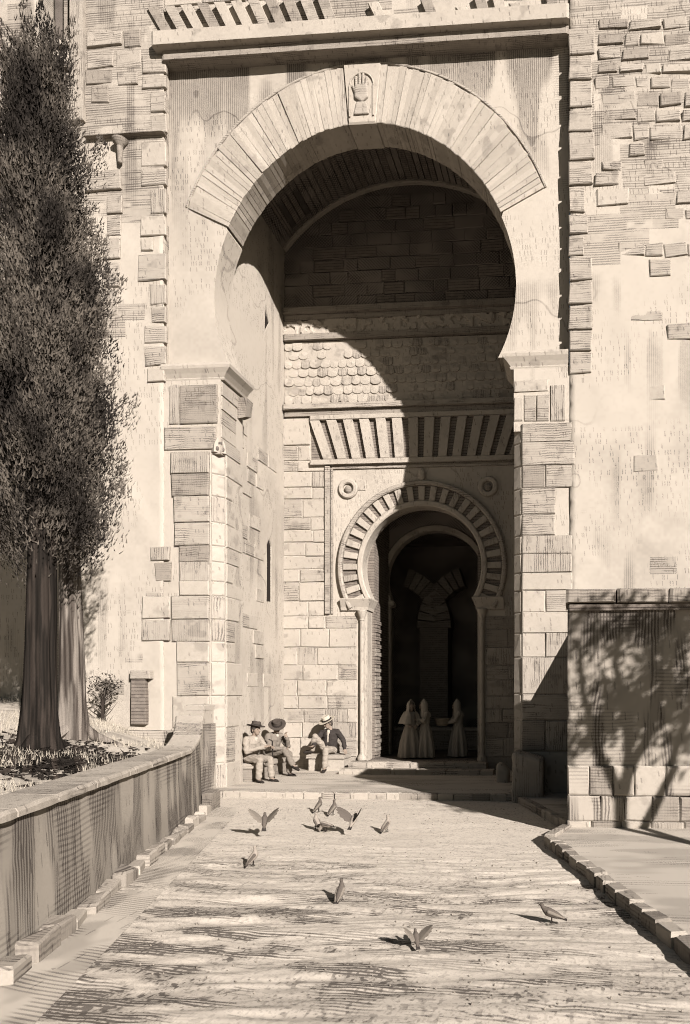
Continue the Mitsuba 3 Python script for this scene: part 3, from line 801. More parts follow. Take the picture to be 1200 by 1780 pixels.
for s in (-1, 1):
    obj('passage_jamb', box(sx + s * (hx + .16) - .09, YP - .08, .3, sx + s * (hx + .16) + .09, YP + .1, hz), 'm_stone', G)
    obj('passage_jamb', box(sx + s * (hx + .12) - .15, YP - .12, hz, sx + s * (hx + .12) + .15, YP + .1, hz + .12), 'm_stone', G)
obj('passage_floor', box(-10, YB + .3, 0, 1, 27, FZ - .01), 'm_dark', G)
obj('hall_wall', join([box(-10, 26.2, 0, 1, 26.6, 9), box(-10.2, YP + .4, 0, -10, 26.4, 9), box(1, YP + .4, 0, 1.2, 26.4, 9), box(-10, YP + .4, 7.4, 1, 26.4, 7.8), box(-10, YP + .2, 0, jx0 - .4, YP + .4, 8), box(jx1 + .4, YP + .2, 0, 1, YP + .4, 8)]), 'm_old_shaded', G)
pcx = PX(757, 1200, 25.2)[0]
hp = obj('hall_pillar', box(pcx - .48, 24.9, FZ, pcx + .48, 25.8, 4.4), 'm_brick', G)
for s in (-1, 1):
    for i in range(9):
        t0 = i / 9 * 1.25
        a0, a1 = t0, t0 + .13
        R0, R1 = 1.5, 2.15
        cxx = pcx + s * (R0 + .05)
        q = lambda r, a: (cxx - s * r * math.cos(a), 4.4 + r * math.sin(a))
        c = [q(R0, a0), q(R0, a1), q(R1, a1), q(R1, a0)]
        arr = sum(c[k][0] * c[(k + 1) % 4][1] - c[(k + 1) % 4][0] * c[k][1] for k in range(4))
        obj('springer_brick', quad(Ef(24.95), c if arr > 0 else c[::-1], .05, .6, bev=.02), rng.choice(['m_stone_x', 'm_brick']), hp)
hb = obj('hall_bench', box(-7, 23.9, FZ, -2, 24.5, FZ + .62), 'm_stone_x', G)
obj('bench_slab', box(-7.05, 23.82, FZ + .625, -1.95, 24.55, FZ + .72), 'm_stone', hb)
for k_, lab in [(f'{G}__hand_relief', '')]:
    pass
labels[ks] = {'label': 'pale keystone carved with an open hand in low relief'}
labels[vt] = {'label': 'brick barrel vault of the porch, shade painted into its colour'}
labels[tm] = {'label': 'upper wall under the vault with porch shade painted into its plaster'}

# ------------------------------------------------------------------ roadside walls
# parapet on the left
P = thing('parapet_wall', 'low stained plaster parapet wall with stone coping curving along the left of the road', 'wall')


def ptop(s):
    t = max(0, (s - (WL - 2.0)) / 2.0)
    return 1.19 + .50 * t ** 1.8


ss = np.linspace(0, WL, 90)
v = []
for s in ss:
    p, t, n_, _ = along(s)
    for off, z in ((.02, -.1), (.0, .3), (-.02, ptop(s) * .7), (-.03, ptop(s)), (-.40, ptop(s)), (-.42, -.1)):
        w_ = .03 * (meshkit.fbm(np.array([[s * 1.6, z * 1.6, off]]), 3, 8)[0] - .5) if off > -.1 else 0
        v.append((*(p + n_ * (off + w_)), z))
k = 6
f = [[i * k + j, (i + 1) * k + j, (i + 1) * k + (j + 1) % k, i * k + (j + 1) % k] for i in range(89) for j in range(k)]
f += [[0, 1, 2, 5], [2, 3, 4, 5]]
b = 89 * k
f += [[b + 5, b + 2, b + 1, b], [b + 5, b + 4, b + 3, b + 2]]
obj('wall_body', (np.array(v), np.array(f)), 'm_wall_damp', P, smooth=40)
s = 0
while s < WL - .05:
    w_ = min(rng.uniform(.8, 1.25), WL - s) if s < WL - 2.4 else min(.62, WL - s)
    vv = []
    m_ = 12
    for i in range(m_ + 1):
        q_ = s + .01 + (w_ - .02) * i / m_
        p, t, n_, _ = along(q_)
        z = ptop(q_) + .004
        dw = .018 * (meshkit.noise(np.array([[q_ * 5, 1.0, 0]]), 17)[0] - .5)
        for off, dz in ((.03 + dw, 0), (.03 + dw, .05 + dw), (.005, .08 + dw), (-.42, .09), (-.45, .06), (-.45, 0)):
            vv.append((*(p + n_ * off), z + dz))
    ff = [[i * 6 + j, (i + 1) * 6 + j, (i + 1) * 6 + (j + 1) % 6, i * 6 + (j + 1) % 6] for i in range(m_) for j in range(6)]
    b = m_ * 6
    ff += [[0, 1, 2, 5], [2, 3, 4, 5], [b + 5, b + 2, b + 1, b], [b + 5, b + 4, b + 3, b + 2]]
    obj('coping_stone', (np.array(vv), np.array(ff)), rng.choice(['m_stone', 'm_stone_h', 'm_stone']), P)
    s += w_
s = .1
while s < WL - .2:
    w_ = rng.uniform(.34, .56)
    p, t, n_, _ = along(s); p2, t2, n2, _ = along(min(s + w_ - .05, WL - .02))
    c = [tuple(p - n_ * .02), tuple(p + n_ * .17), tuple(p2 + n2 * .17), tuple(p2 - n2 * .02)]
    ar_ = sum(c[i][0] * c[(i + 1) % 4][1] - c[(i + 1) % 4][0] * c[i][1] for i in range(4))
    obj('plinth_stone', quad(Eg(0), c if ar_ > 0 else c[::-1], 0.14 + rng.uniform(-.04, .035), .05, bev=.03, jit=.034), rng.choice(['m_stone', 'm_stone_h', 'm_stone', 'm_stone_x', 'm_stained']), P)
    s += w_
# the post where it meets the gate
px0 = np.array([-7.42, 14.25])
pst = obj('post', box(px0[0] - .20, px0[1] - .2, -.05, px0[0] + .19, px0[1] + .22, 1.86), 'm_stone', P)
obj('post_cap', rect(Eg(0), px0[0] - .215, px0[1] - .215, px0[0] + .205, px0[1] + .235, 1.97, -1.863, bev=.02), 'm_stone', pst)
a = along(WL)[0]
obj('end_wall', mani(manifold3d.CrossSection([np.array([(-7.12, 13.7), (-7.2, 14.05), (-7.2, 14.5), (-7.62, 14.5), (-7.62, 14.05), (-7.5, 13.6)])], manifold3d.FillRule.NonZero).extrude(1.6).translate((0, 0, 0))), 'm_stained', P)
obj('end_wall', box(-9.0, 14.2, 0, -7.6, 14.5, 1.45), 'm_stained', P)

# wing wall on the right
Wg = thing('wing_wall', 'tall stained wing wall with painted tree shade, heavy coping and stone base, right of gate', 'wall')
WY = 11.75
zc1, zc0 = PX(1060, 1025, WY)[1], PX(1060, 1050, WY)[1]
zb0 = PX(1060, 1330, WY)[1]
wx = PX(987, 1300, WY)[0]
obj('wall_body', slab([(wx, 0), (6, 0), (6, zc0), (wx, zc0)], [], WY, WY + .75, edge=.1, amp=.035), 'm_stained_shaded', Wg, smooth=True)  # stained plaster, its colour darkened to deepen the tree shade
x = wx - .03
while x < 5.5:
    w_ = rng.uniform(.7, 1.1)
    obj('coping_stone', rect(Ef(WY), x, zc0 + .005, x + w_, zc1, .13, .85, bev=.035, jit=.01), rng.choice(['m_stone_x', 'm_stone_x', 'm_stone_h']), Wg)
    x += w_
obj('drip_course', rect(Ef(WY), wx + .01, zc0 - .1, 5.5, zc0, .06, .05), 'm_brick', Wg)
yr = [1330, 1383, 1427, 1452]
for i in range(3):
    z1, z0 = PX(1060, yr[i], WY)[1], PX(1060, yr[i + 1], WY)[1]
    x = wx
    while x < 4.5:
        w_ = rng.uniform(.3, .55)
        obj('stone', rect(Ef(WY), x, max(z0, .05), x + w_, z1, .05 + rng.uniform(-.012, .015), .05, bev=.025, jit=.012), rng.choice(['m_stone', 'm_stone_x', 'm_stone_v', 'm_stained']), Wg)
        x += w_
yb_ = 15.8
prof = [(12.5, 0), (yb_, 0), (yb_, 3.55), (14.9, 2.75), (14.1, 2.0), (13.3, 1.6), (12.5, 2.1)]  # added unseen return, top shaped so its shadow slants across the pier
rw = manifold3d.CrossSection([np.array(prof)], manifold3d.FillRule.NonZero).extrude(.5).refine_to_length(.25)
v, f = mani(rw)
obj('broken_return', (np.stack([wx + v[:, 2] + .005, v[:, 0], v[:, 1]], 1), f), 'm_stained', Wg)
#PART2
# ------------------------------------------------------------------ trees and plants
def leafcloud(c, d, size, slim=.3):
    """Leaf-sized triangles at the points c, pointing along d."""
    n = len(c)
    r = nr.normal(size=(n, 3)); s = np.cross(d, r); s /= np.linalg.norm(s, axis=1, keepdims=True) + 1e-9
    L = size * nr.uniform(.6, 1.4, (n, 1))
    v = np.stack([c - s * L * slim, c + s * L * slim, c + d * L], 1).reshape(-1, 3)
    return v, np.arange(3 * n).reshape(-1, 3)


def limb(path, radii, n=12, wob=.12, seed=0):
    """A tapered limb along a polyline, with an uneven, ribbed bark outline."""
    P_ = np.array(path, float); v, f = [], []
    for i, (p, r) in enumerate(zip(P_, radii)):
        t = P_[min(i + 1, len(P_) - 1)] - P_[max(i - 1, 0)]; t /= np.linalg.norm(t)
        a = np.cross(t, [0.3, 1, .1]); a /= np.linalg.norm(a); b = np.cross(t, a)
        for j in range(n):
            th = 2 * math.pi * j / n
            k = 1 + wob * math.sin(3 * th + seed + i * .5) + wob * .7 * math.sin(5 * th + 2 * seed - i * .3) + (wob * .55 * math.sin(11 * th + i * .25 + seed) if n > 20 else 0)
            v.append(p + r * k * (a * math.cos(th) + b * math.sin(th)))
    m = len(P_)
    for i in range(m - 1):
        for j in range(n):
            q = (j + 1) % n
            f.append([i * n + j, i * n + q, (i + 1) * n + q, (i + 1) * n + j])
    v.append(P_[-1]); e = len(v) - 1
    f += [[(m - 1) * n + j, (m - 1) * n + (j + 1) % n, e, e] for j in range(n)]
    return np.array(v), np.array(f)


def cypress(key, x, y, base, z0, z1, rmax, plumes, trunk_r, bark, prof, lean=0.0):
    zz = np.concatenate([[base - .3, base, base + .25, base + .7], np.linspace(base + 1.2, z1 - 1.5, 9)])
    rr = [trunk_r * k for k in (1.75, 1.55, 1.25, 1.08)] + list(np.linspace(trunk_r, trunk_r * .25, 9))
    obj('trunk', limb([(x + lean * (z - base), y, z) for z in zz], rr, 44, .13, x), bark, key, smooth=50)
    for i in range(3):
        a = rng.uniform(0, 6.28)
        obj('root', limb([(x, y, base + .35), (x + .35 * math.cos(a) , y + .35 * math.sin(a), base + .1), (x + .8 * math.cos(a), y + .8 * math.sin(a), base - .08)], [trunk_r * .6, trunk_r * .45, .04], 8, .1, i), bark, key, smooth=50)
    cs, ds = [], []
    H = z1 - z0
    for c_ in range(plumes // 9):                 # sprays, each of several upright plumes
        t = rng.random() ** 1.15
        r = rmax * np.interp(t, *prof) * rng.uniform(.30, 1.06)
        th = rng.uniform(0, 6.283)
        core = rng.uniform(.10, .24)
        for i in range(9):
            h = rng.uniform(.35, 1.0) * (1.25 if t > .8 else 1)
            o = np.array([x + lean * (z0 + t * H - base) + r * math.cos(th), y + r * math.sin(th), z0 + t * H - (.35 if t < .08 else 0) * rng.random()]) + nr.normal(size=3) * np.array([core, core, .22])
            ax = np.array([.26 * math.cos(th) + rng.uniform(-.14, .14), .26 * math.sin(th) + rng.uniform(-.14, .14), 1.0]); ax /= np.linalg.norm(ax)
            m = int(120 * h)
            tt = nr.random(m)
            wd = .105 * (1 - tt) ** .7 + .010
            c = o + ax * (tt * h)[:, None] + nr.normal(size=(m, 3)) * wd[:, None]
            d = ax * 1.0 + nr.normal(size=(m, 3)) * .30 + np.array([math.cos(th), math.sin(th), 0]) * .18
            cs.append(c); ds.append(d / np.linalg.norm(d, axis=1, keepdims=True))
    obj('crown', leafcloud(np.vstack(cs), np.vstack(ds), .074, .15), 'm_leaf', key)


prof_a = ([0, .06, .15, .35, .55, .72, .87, 1], [.50, .95, 1.0, .95, .82, .60, .34, .06])
c1 = thing('cypress_tree', 'tall dark cypress with a thick near-black trunk at the left edge, nearest the parapet', 'tree', None)
tx, ty = -8.35, 11.1
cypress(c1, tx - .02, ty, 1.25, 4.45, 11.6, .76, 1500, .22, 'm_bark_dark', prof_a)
c2 = thing('cypress_tree', 'cypress with a paler ribbed trunk standing just behind the dark-trunked one', 'tree', None)
cypress(c2, -8.58, 12.2, 1.35, 5.0, 9.8, .42, 420, .19, 'm_bark', prof_a, -.035)


# the wing wall's own neighbour: a forked tree up the slope on the right
k = thing('plane_tree', 'forked roadside tree on the right, just outside the view, shading the wing wall', 'tree', None)
bx0, by0 = .62 + SUN[0] * 5.4, WY - 5.4
up = lambda zs, xs: (bx0 + xs, by0, zs + SUN[2] * 5.4)          # a point whose shade falls xs to the right of the fork, zs up the wall
obj('trunk', limb([(bx0 - .1, by0, -.2), (bx0, by0, .3), (bx0 + .02, by0, 2.2), up(.55, .05)], [.20, .13, .09, .085], 12, .06, 4), 'm_bark', k, smooth=50)
for pts in ([(.5, .05), (1.3, -.28), (2.2, -.5), (3.0, -.55)], [(.5, .05), (1.2, .2), (1.9, .18), (2.7, .0), (3.3, .1)], [(.9, .13), (1.5, .5), (2.3, .72), (3.1, 1.0)], [(-.6, .0), (.2, .45), (1.0, .85), (1.9, 1.1), (3.0, 1.5)], [(1.5, -.33), (2.0, -.1), (2.6, -.2)]):
    obj('limb', limb([up(z, x) for z, x in pts], np.linspace(.085, .03, len(pts)), 8, .06, 2), 'm_bark', k, smooth=50)
cs, ds = [], []
r_ = random.Random(5)
for i in range(62):
    xs, zs = r_.uniform(-.42, 2.5), 3.55 - 2.0 * r_.random() ** 1.25
    c = np.array(up(zs, xs)) + np.array([0, r_.uniform(-.4, .4), 0])
    m = 70
    off = nr.normal(size=(m, 3)) * np.array([.17, .3, .12])
    d = nr.normal(size=(m, 3))
    cs.append(c + off); ds.append(d / np.linalg.norm(d, axis=1, keepdims=True))
obj('crown', leafcloud(np.vstack(cs), np.vstack(ds), .12, .38), 'm_leaf', k)

# grass on the bank, a dry shrub by the tower foot
gx, gy = nr.uniform(-12.5, -4.0, 30000), nr.uniform(4.5, 15.6, 30000)
gd = np.interp(gy, WP[:, 1], WP[:, 0]) - gx
keep = (gd > .5) & (meshkit.noise(np.stack([gx * 1.4 + gy * .5, gy * 1.2, gx * 0], -1), 9) > .50)
gx, gy = gx[keep], gy[keep]
gc = np.stack([gx, gy, bankz(gx, gy) - .01], -1)
gdv = np.stack([nr.normal(0, .3, len(gx)), nr.normal(0, .2, len(gx)), np.ones(len(gx))], -1)
obj('grass', leafcloud(gc, gdv / np.linalg.norm(gdv, axis=1, keepdims=True), .10, .05), 'm_grass')
tag('grass', 'sparse dry grass growing on the bank', 'grass', kind='stuff')
sh_ = thing('dry_shrub', 'small bare shrub with a dark stem at the foot of the tower behind the bank', 'shrub')
sxy = PX(180, 1210, 15.2)
szb = float(bankz(np.array(sxy[0]), np.array(15.2)))
obj('stem', limb([(sxy[0], 15.2, szb - .1), (sxy[0] - .03, 15.2, szb + .35), (sxy[0] + .05, 15.2, szb + .75)], [.06, .05, .03], 8, .1), 'm_bark_dark', sh_, smooth=50)
tw = []
for i in range(26):
    a = rng.uniform(0, 6.28); z = szb + rng.uniform(0, .7)
    tw.append(limb([(sxy[0], 15.2, z), (sxy[0] + .14 * math.cos(a), 15.2 + .14 * math.sin(a), z + .14), (sxy[0] + .3 * math.cos(a), 15.2 + .25 * math.sin(a), z + rng.uniform(.05, .4))], [.012, .009, .003], 5, 0))
obj('twigs', join(tw), 'm_bark', sh_)
cc_ = np.array([(sxy[0], 15.2, szb + .8)]) + nr.normal(size=(220, 3)) * np.array([.16, .12, .10])
dd_ = nr.normal(size=(220, 3)); obj('leaves', leafcloud(cc_, dd_ / np.linalg.norm(dd_, axis=1, keepdims=True), .07, .3), 'm_leaf', sh_)

# ------------------------------------------------------------------ stones and seats about the porch
a = thing('stone_bench', 'low slab-topped stone bench along the left porch wall under the two seated men', 'bench')
BX0, BX1, BY0, BY1, BZ = -7.98, -7.50, 16.95, 19.15, .56
obj('seat', rect(Eg(0), BX0, BY0, BX1, BY1, BZ, -(BZ - .13), bev=.02), 'm_stone_h', a)
obj('bench_body', box(BX0 + .02, BY0 + .05, PZ - .01, BX1 - .06, BY1 - .05, BZ - .13), 'm_stone_x', a)
a = thing('stone_ledge', 'long pale stone ledge against the back wall left of the portal', 'ledge')
LX0, LX1 = PX(500, 1300, 19.6)[0], -6.12
obj('seat', rect(Eg(0), LX0 + .55, 19.50, LX1, YB - .03, .56, -.45, bev=.02), 'm_stone_h', a)
obj('ledge_body', box(LX0 + .6, 19.56, PZ - .01, LX1 - .04, YB - .03, .45), 'm_stone', a)


def boulder(key, x0, y0, z0, x1, y1, z1, m, seed=1):
    b_ = manifold3d.Manifold.batch_hull([manifold3d.Manifold.sphere(.09, 16).translate((x, y, z)) for x in (x0 + .09, x1 - .09) for y in (y0 + .09, y1 - .09) for z in (z0, z1 - .09 - (.12 if x > (x0 + x1) / 2 else 0))]).refine_to_length(.06)
    v, f = mani(b_)
    v += .05 * (meshkit.fbm(v * 4, 3, seed)[:, None] - .5) * np.array([1, 1, .6])
    scene[key] = mikit.ply((v, f), m, smooth=45)


k = thing('guard_stone', 'big rounded guard stone at the foot of the right pier', 'stone')
x0, z1 = PX(891, 1306, 15.2); x1 = PX(946, 1306, 15.2)[0]
boulder(k, x0, 15.0, .0, x1, 15.75, z1, 'm_stone_v')
k = thing('mounting_block', 'small square mounting block at the right end of the portal steps', 'stone')
x0, z1 = PX(863, 1326, 17.4); x1 = PX(886, 1326, 17.4)[0]
boulder(k, x0, 17.3, .05, x1, 17.65, z1, 'm_stone', 3)
k = thing('corner_stone', 'slanting dark corner stone at the end of the left plinth', 'stone')
p = along(WL)[0]
scene[k] = mikit.ply(quad(Eg(0), [(-6.95, 13.45), (-6.72, 13.38), (-6.85, 14.0), (-7.08, 14.05)], .34, .05, bev=.03), 'm_stone_x')

# ------------------------------------------------------------------ people


def MF(bones, ref=.02, it=6, crease=0.0):
    m = manifold3d.Manifold.batch_boolean([hull2(a, ra, b, rb, 14) for a, ra, b, rb in bones], manifold3d.OpType.Add).refine_to_length(ref)
    v, f = mani(m)
    t = trimesh.Trimesh(v, f, process=False)
    trimesh.smoothing.filter_taubin(t, lamb=.5, nu=.53, iterations=it)
    v = np.array(t.vertices)
    if crease:
        v = v + t.vertex_normals * (crease * (meshkit.fbm(v * np.array([9, 9, 17]), 3, 4) - .5))[:, None]
    return v, np.array(t.faces)


def xf(mesh, pos, rot, sc=1.0):
    v, f = mesh
    c, s = math.cos(rot), math.sin(rot)
    R_ = np.array([[c, -s, 0], [s, c, 0], [0, 0, 1]])
    return (v * sc) @ R_.T + np.array(pos), f


V3 = lambda *a: np.array(a, float)


def hand_bones(w, d, side, curl=.5):
    """Palm, four unequal bent fingers and a thumb from the wrist w along d; side points to the thumb."""
    d = d / np.linalg.norm(d); side = side - d * side.dot(d); side /= np.linalg.norm(side)
    nrm = np.cross(d, side)
    out = [(w, .026, w + d * .075 + side * .022, .020), (w, .026, w + d * .075 - side * .022, .018), (w + d * .075 + side * .022, .018, w + d * .075 - side * .024, .016)]
    for o, l in ((.030, .070), (.010, .080), (-.011, .074), (-.031, .058)):
        b = w + d * .085 + side * o
        k = b + (d * math.cos(curl * .6) + nrm * math.sin(curl * .6)) * l * .5
        e = k + (d * math.cos(curl * 1.6) + nrm * math.sin(curl * 1.6)) * l * .5
        out += [(b, .0105, k, .0095), (k, .0095, e, .008)]
    b = w + d * .03 + side * .026
    k = b + (d * .6 + side * .8) * .035
    out += [(b, .014, k, .011), (k, .011, k + (d * .9 + side * .2 + nrm * .3) * .03, .009)]
    return out


def head_bones(c, fwd, up_):
    s = np.cross(up_, fwd)
    return [(c + up_ * .035 - fwd * .015, .092, c + up_ * .02 + fwd * .02, .085), (c + up_ * .0 + fwd * .03, .075, c - up_ * .075 + fwd * .055, .045), (c + fwd * .10 + up_ * .012, .012, c + fwd * .122 - up_ * .022, .016),
            (c + s * .092, .012, c + s * .094 - up_ * .035, .010), (c - s * .092, .012, c - s * .094 - up_ * .035, .010), (c + fwd * .095 - up_ * .052 + s * .02, .008, c + fwd * .095 - up_ * .052 - s * .02, .008)]


def hat_mesh(c, fwd, up_, brim, crown_r, crown_h, curl=.03, square=False):
    s = np.cross(up_, fwd)
    prof = [(crown_r * .98, -.012), (brim, -.006), (brim + .008, .004), (brim, .012), (crown_r + .012, .014), (crown_r, .03), (crown_r * .93, crown_h * .9), (crown_r * .8, crown_h), (crown_r * .35, crown_h * (.90 if not square else 1.0)), (0.001, crown_h * (.88 if not square else 1))]
    n = 28; v, f = [], []
    for r, z in prof:
        for j in range(n):
            th = 2 * math.pi * j / n
            zz = z + (curl * (math.sin(th) ** 2) if r > crown_r * 1.2 else 0)
            v.append(c + fwd * r * 1.08 * math.cos(th) + s * r * math.sin(th) + up_ * zz)
    for i in range(len(prof) - 1):
        for j in range(n):
            q = (j + 1) % n
            f.append([i * n + j, i * n + q, (i + 1) * n + q, (i + 1) * n + j])
    return np.array(v), np.array(f)


def eyes(c, fwd, up_):
    s = np.cross(up_, fwd)
    out = []
    for k in (-1, 1):
        e = trimesh.creation.icosphere(1, .012)
        e.apply_translation(c + fwd * .088 + s * .034 * k + up_ * .012)
        out.append(e)
    return join(out)


def seated(label, pos, rot, J, mats, hat, sc=1.0, group=None, extra=None):
    """A seated person; J holds the joints in the person's own axes (x ahead, y to the left, z up from the floor)."""
    k = thing('person', label, 'person', group)
    fw, hu = J['face'] / np.linalg.norm(J['face']), None
    hu = V3(0, 0, 1) - fw * fw[2]; hu /= np.linalg.norm(hu)
    if 'headup' in J:
        hu = J['headup'] - fw * J['headup'].dot(fw); hu /= np.linalg.norm(hu)
    h = J['head']
    body = [(J['pelvis'], .13, J['chest'], .13), (J['chest'], .12, J['neck'], .055), (J['neck'], .052, h - hu * .06, .05)] + head_bones(h, fw, hu)
    jac = [(J['pelvis'] + V3(0, .05, 0), .145, J['chest'] + V3(0, .04, 0), .145), (J['pelvis'] - V3(0, .05, 0), .145, J['chest'] - V3(0, .04, 0), .145), (J['chest'], .14, J['neck'] - V3(0, 0, .05), .08)]
    tro, shoe = [(J['pelvis'] - V3(0, 0, .02), .145, J['pelvis'] + V3(.04, 0, -.02), .14)], []
    for s in ('l', 'r'):
        S, E, W = J['sh_' + s], J['el_' + s], J['wr_' + s]
        body += [(J['chest'] + V3(0, 0, .06), .08, S, .06), (S, .055, E, .042), (E, .042, W, .028)]
        hd = J.get('hd_' + s, W - E)
        body += hand_bones(W, hd, V3(0, -1 if s == 'l' else 1, .3), J.get('curl', .6))
        jac += [(J['chest'] + V3(0, 0, .08), .10, S, .078), (S, .078, E, .062), (E, .062, W - (W - E) * .06, .047)]
        Hp, Kn, An, Fo = J['hip_' + s], J['kn_' + s], J['an_' + s], J['ft_' + s]
        body += [(Hp, .085, Kn, .06), (Kn, .058, An, .04), (An, .04, Fo, .035)]
        tro += [(J['pelvis'], .13, Hp, .105), (Hp, .10, Kn, .078), (Kn, .078, Kn * .45 + An * .55, .07), (Kn * .45 + An * .55, .07, An + (Kn - An) * .12, .068)]
        d = (Fo - An)
        shoe += [(An - V3(0, 0, .02), .048, Fo, .040), (Fo, .040, Fo + d * .25, .030)]
    put = lambda m: xf(m, pos, rot, sc)
    obj('body', put(MF(body, .016, 4)), 'm_skin', k, smooth=True)
    obj('jacket', put(MF(jac, .018, 8, .05)), mats[0], k, smooth=60)
    obj('trousers', put(MF(tro, .018, 8, .05)), mats[1], k, smooth=60)
    obj('shoes', put(MF(shoe, .02, 4)), 'm_leather', k, smooth=True)
    obj('eyes', put(eyes(h, fw, hu)), 'm_eye', k)
    s_ = np.cross(hu, fw)
    obj('hair', put(MF([(h + hu * .03 - fw * .03, .094, h - hu * .03 - fw * .045, .075), (h + hu * .05 + s_ * .02, .088, h + hu * .05 - s_ * .02, .088)], .025, 3)), 'm_felt', k, smooth=True)
    ht, brim, cr, chh, mt, tilt = hat
    hc = h + hu * .075
    f2 = fw * math.cos(tilt[0]) - hu * math.sin(tilt[0]); u2 = hu * math.cos(tilt[0]) + fw * math.sin(tilt[0])
    s2 = np.cross(u2, f2); u3 = u2 * math.cos(tilt[1]) + s2 * math.sin(tilt[1])
    obj('hat', put(hat_mesh(hc, f2, u3, brim, cr, chh, .02)), mt, k, smooth=40)
    b_ = hat_mesh(hc + u3 * .016, f2, u3, cr + .016, cr + .004, .03, 0)
    obj('hat_band', put(b_), 'm_leather', k, smooth=40)
    for name, m, mt in (extra or []):
        obj(name, put(m), mt, k, smooth=40)
    return k


base = dict(pelvis=V3(.0, 0, .57), chest=V3(.04, 0, .90), neck=V3(.07, 0, 1.07), head=V3(.10, 0, 1.22), face=V3(1, 0, -.15),
            sh_l=V3(.05, .19, .98), sh_r=V3(.05, -.19, .98), hip_l=V3(.04, .10, .55), hip_r=V3(.04, -.10, .55))
lapel = lambda J: [('shirt', MF([(J['chest'] + V3(.115, .0, .10), .045, J['pelvis'] + V3(.11, 0, .12), .04)], .03, 3), 'm_cloth_pale')]
SEAT = BZ - .46
J1 = dict(base, chest=V3(.08, 0, .89), neck=V3(.13, 0, 1.05), head=V3(.18, 0, 1.19), face=V3(.95, .1, -.12), sh_l=V3(.10, .19, .97), sh_r=V3(.10, -.19, .97),
          el_l=V3(.20, .30, .74), wr_l=V3(.42, .22, .80), el_r=V3(.20, -.27, .72), wr_r=V3(.46, -.02, .82), hd_r=V3(.6, .6, .1), hd_l=V3(.8, -.3, .1),
          kn_l=V3(.48, .14, .53), an_l=V3(.50, .16, .10), ft_l=V3(.64, .18, .05), kn_r=V3(.46, -.13, .53), an_r=V3(.42, -.14, .10), ft_r=V3(.56, -.16, .05))
seated('man in a pale jacket and flat-brimmed hat seated on the near end of the bench', (-7.68, 17.15, SEAT - PZ + .10), -.42, J1, ('m_cloth_grey', 'm_cloth_grey'), ('h', .185, .098, .115, 'm_felt', (-.05, .12)), 1.06, extra=lapel(J1))
J2 = dict(base, chest=V3(.10, 0, .88), neck=V3(.16, .0, 1.03), head=V3(.22, -.02, 1.16), face=V3(.85, -.35, -.32), sh_l=V3(.12, .19, .96), sh_r=V3(.12, -.19, .96),
          el_l=V3(.32, .24, .72), wr_l=V3(.42, .10, .93), hd_l=V3(-.2, -.3, .9), el_r=V3(.26, -.26, .70), wr_r=V3(.48, -.10, .68), curl=.9,
          kn_l=V3(.50, .08, .56), an_l=V3(.50, .10, .10), ft_l=V3(.63, .12, .05), kn_r=V3(.50, -.06, .66), an_r=V3(.74, -.02, .30), ft_r=V3(.86, -.02, .23))
seated('man seated with legs crossed, wide hat tipped steeply, farther along the bench', (-7.68, 18.35, SEAT - PZ + .10), -.40, J2, ('m_cloth_mid', 'm_cloth_mid'), ('h', .19, .098, .12, 'm_felt', (.25, -.35)), 1.08, extra=lapel(J2))
J3 = dict(base, pelvis=V3(.0, 0, .58), chest=V3(.03, .02, .91), neck=V3(.07, .03, 1.07), head=V3(.12, .0, 1.21), face=V3(.75, -.55, -.38), headup=V3(.25, -.32, 1),
          el_l=V3(-.04, .34, .78), wr_l=V3(.04, .40, .56), hd_l=V3(.4, .3, -.35), el_r=V3(.18, -.30, .76), wr_r=V3(.36, -.28, .66), hd_r=V3(.7, -.2, -.2), sh_l=V3(.03, .21, .99), sh_r=V3(.05, -.18, .97),
          kn_l=V3(.46, .07, .56), an_l=V3(.50, .06, .11), ft_l=V3(.64, .08, .05), kn_r=V3(.28, -.27, .88), an_r=V3(.20, -.40, .53), ft_r=V3(.30, -.50, .50), curl=.4)
lx3 = PX(572, 1300, 19.6)[0]
seated('man in dark jacket and straw hat seated on the ledge, one knee drawn up', (lx3, 19.68, .10), -math.pi / 2 - .05, J3, ('m_cloth_dark', 'm_cloth_grey'), ('h', .20, .10, .125, 'm_straw', (.12, .12)), 1.07, extra=lapel(J3))
k = thing('walking_stick', 'dark walking stick standing upright between the two men on the bench', 'stick')
sp = np.array([-7.12, 17.12])
scene[k] = mikit.ply(limb([(sp[0] + .06, sp[1], PZ), (sp[0], sp[1] + .03, PZ + .5), (sp[0] - .02, sp[1] + .05, PZ + .95), (sp[0] - .10, sp[1] + .03, PZ + .99)], [.012, .014, .015, .014], 8, 0), 'm_leather', smooth=50)


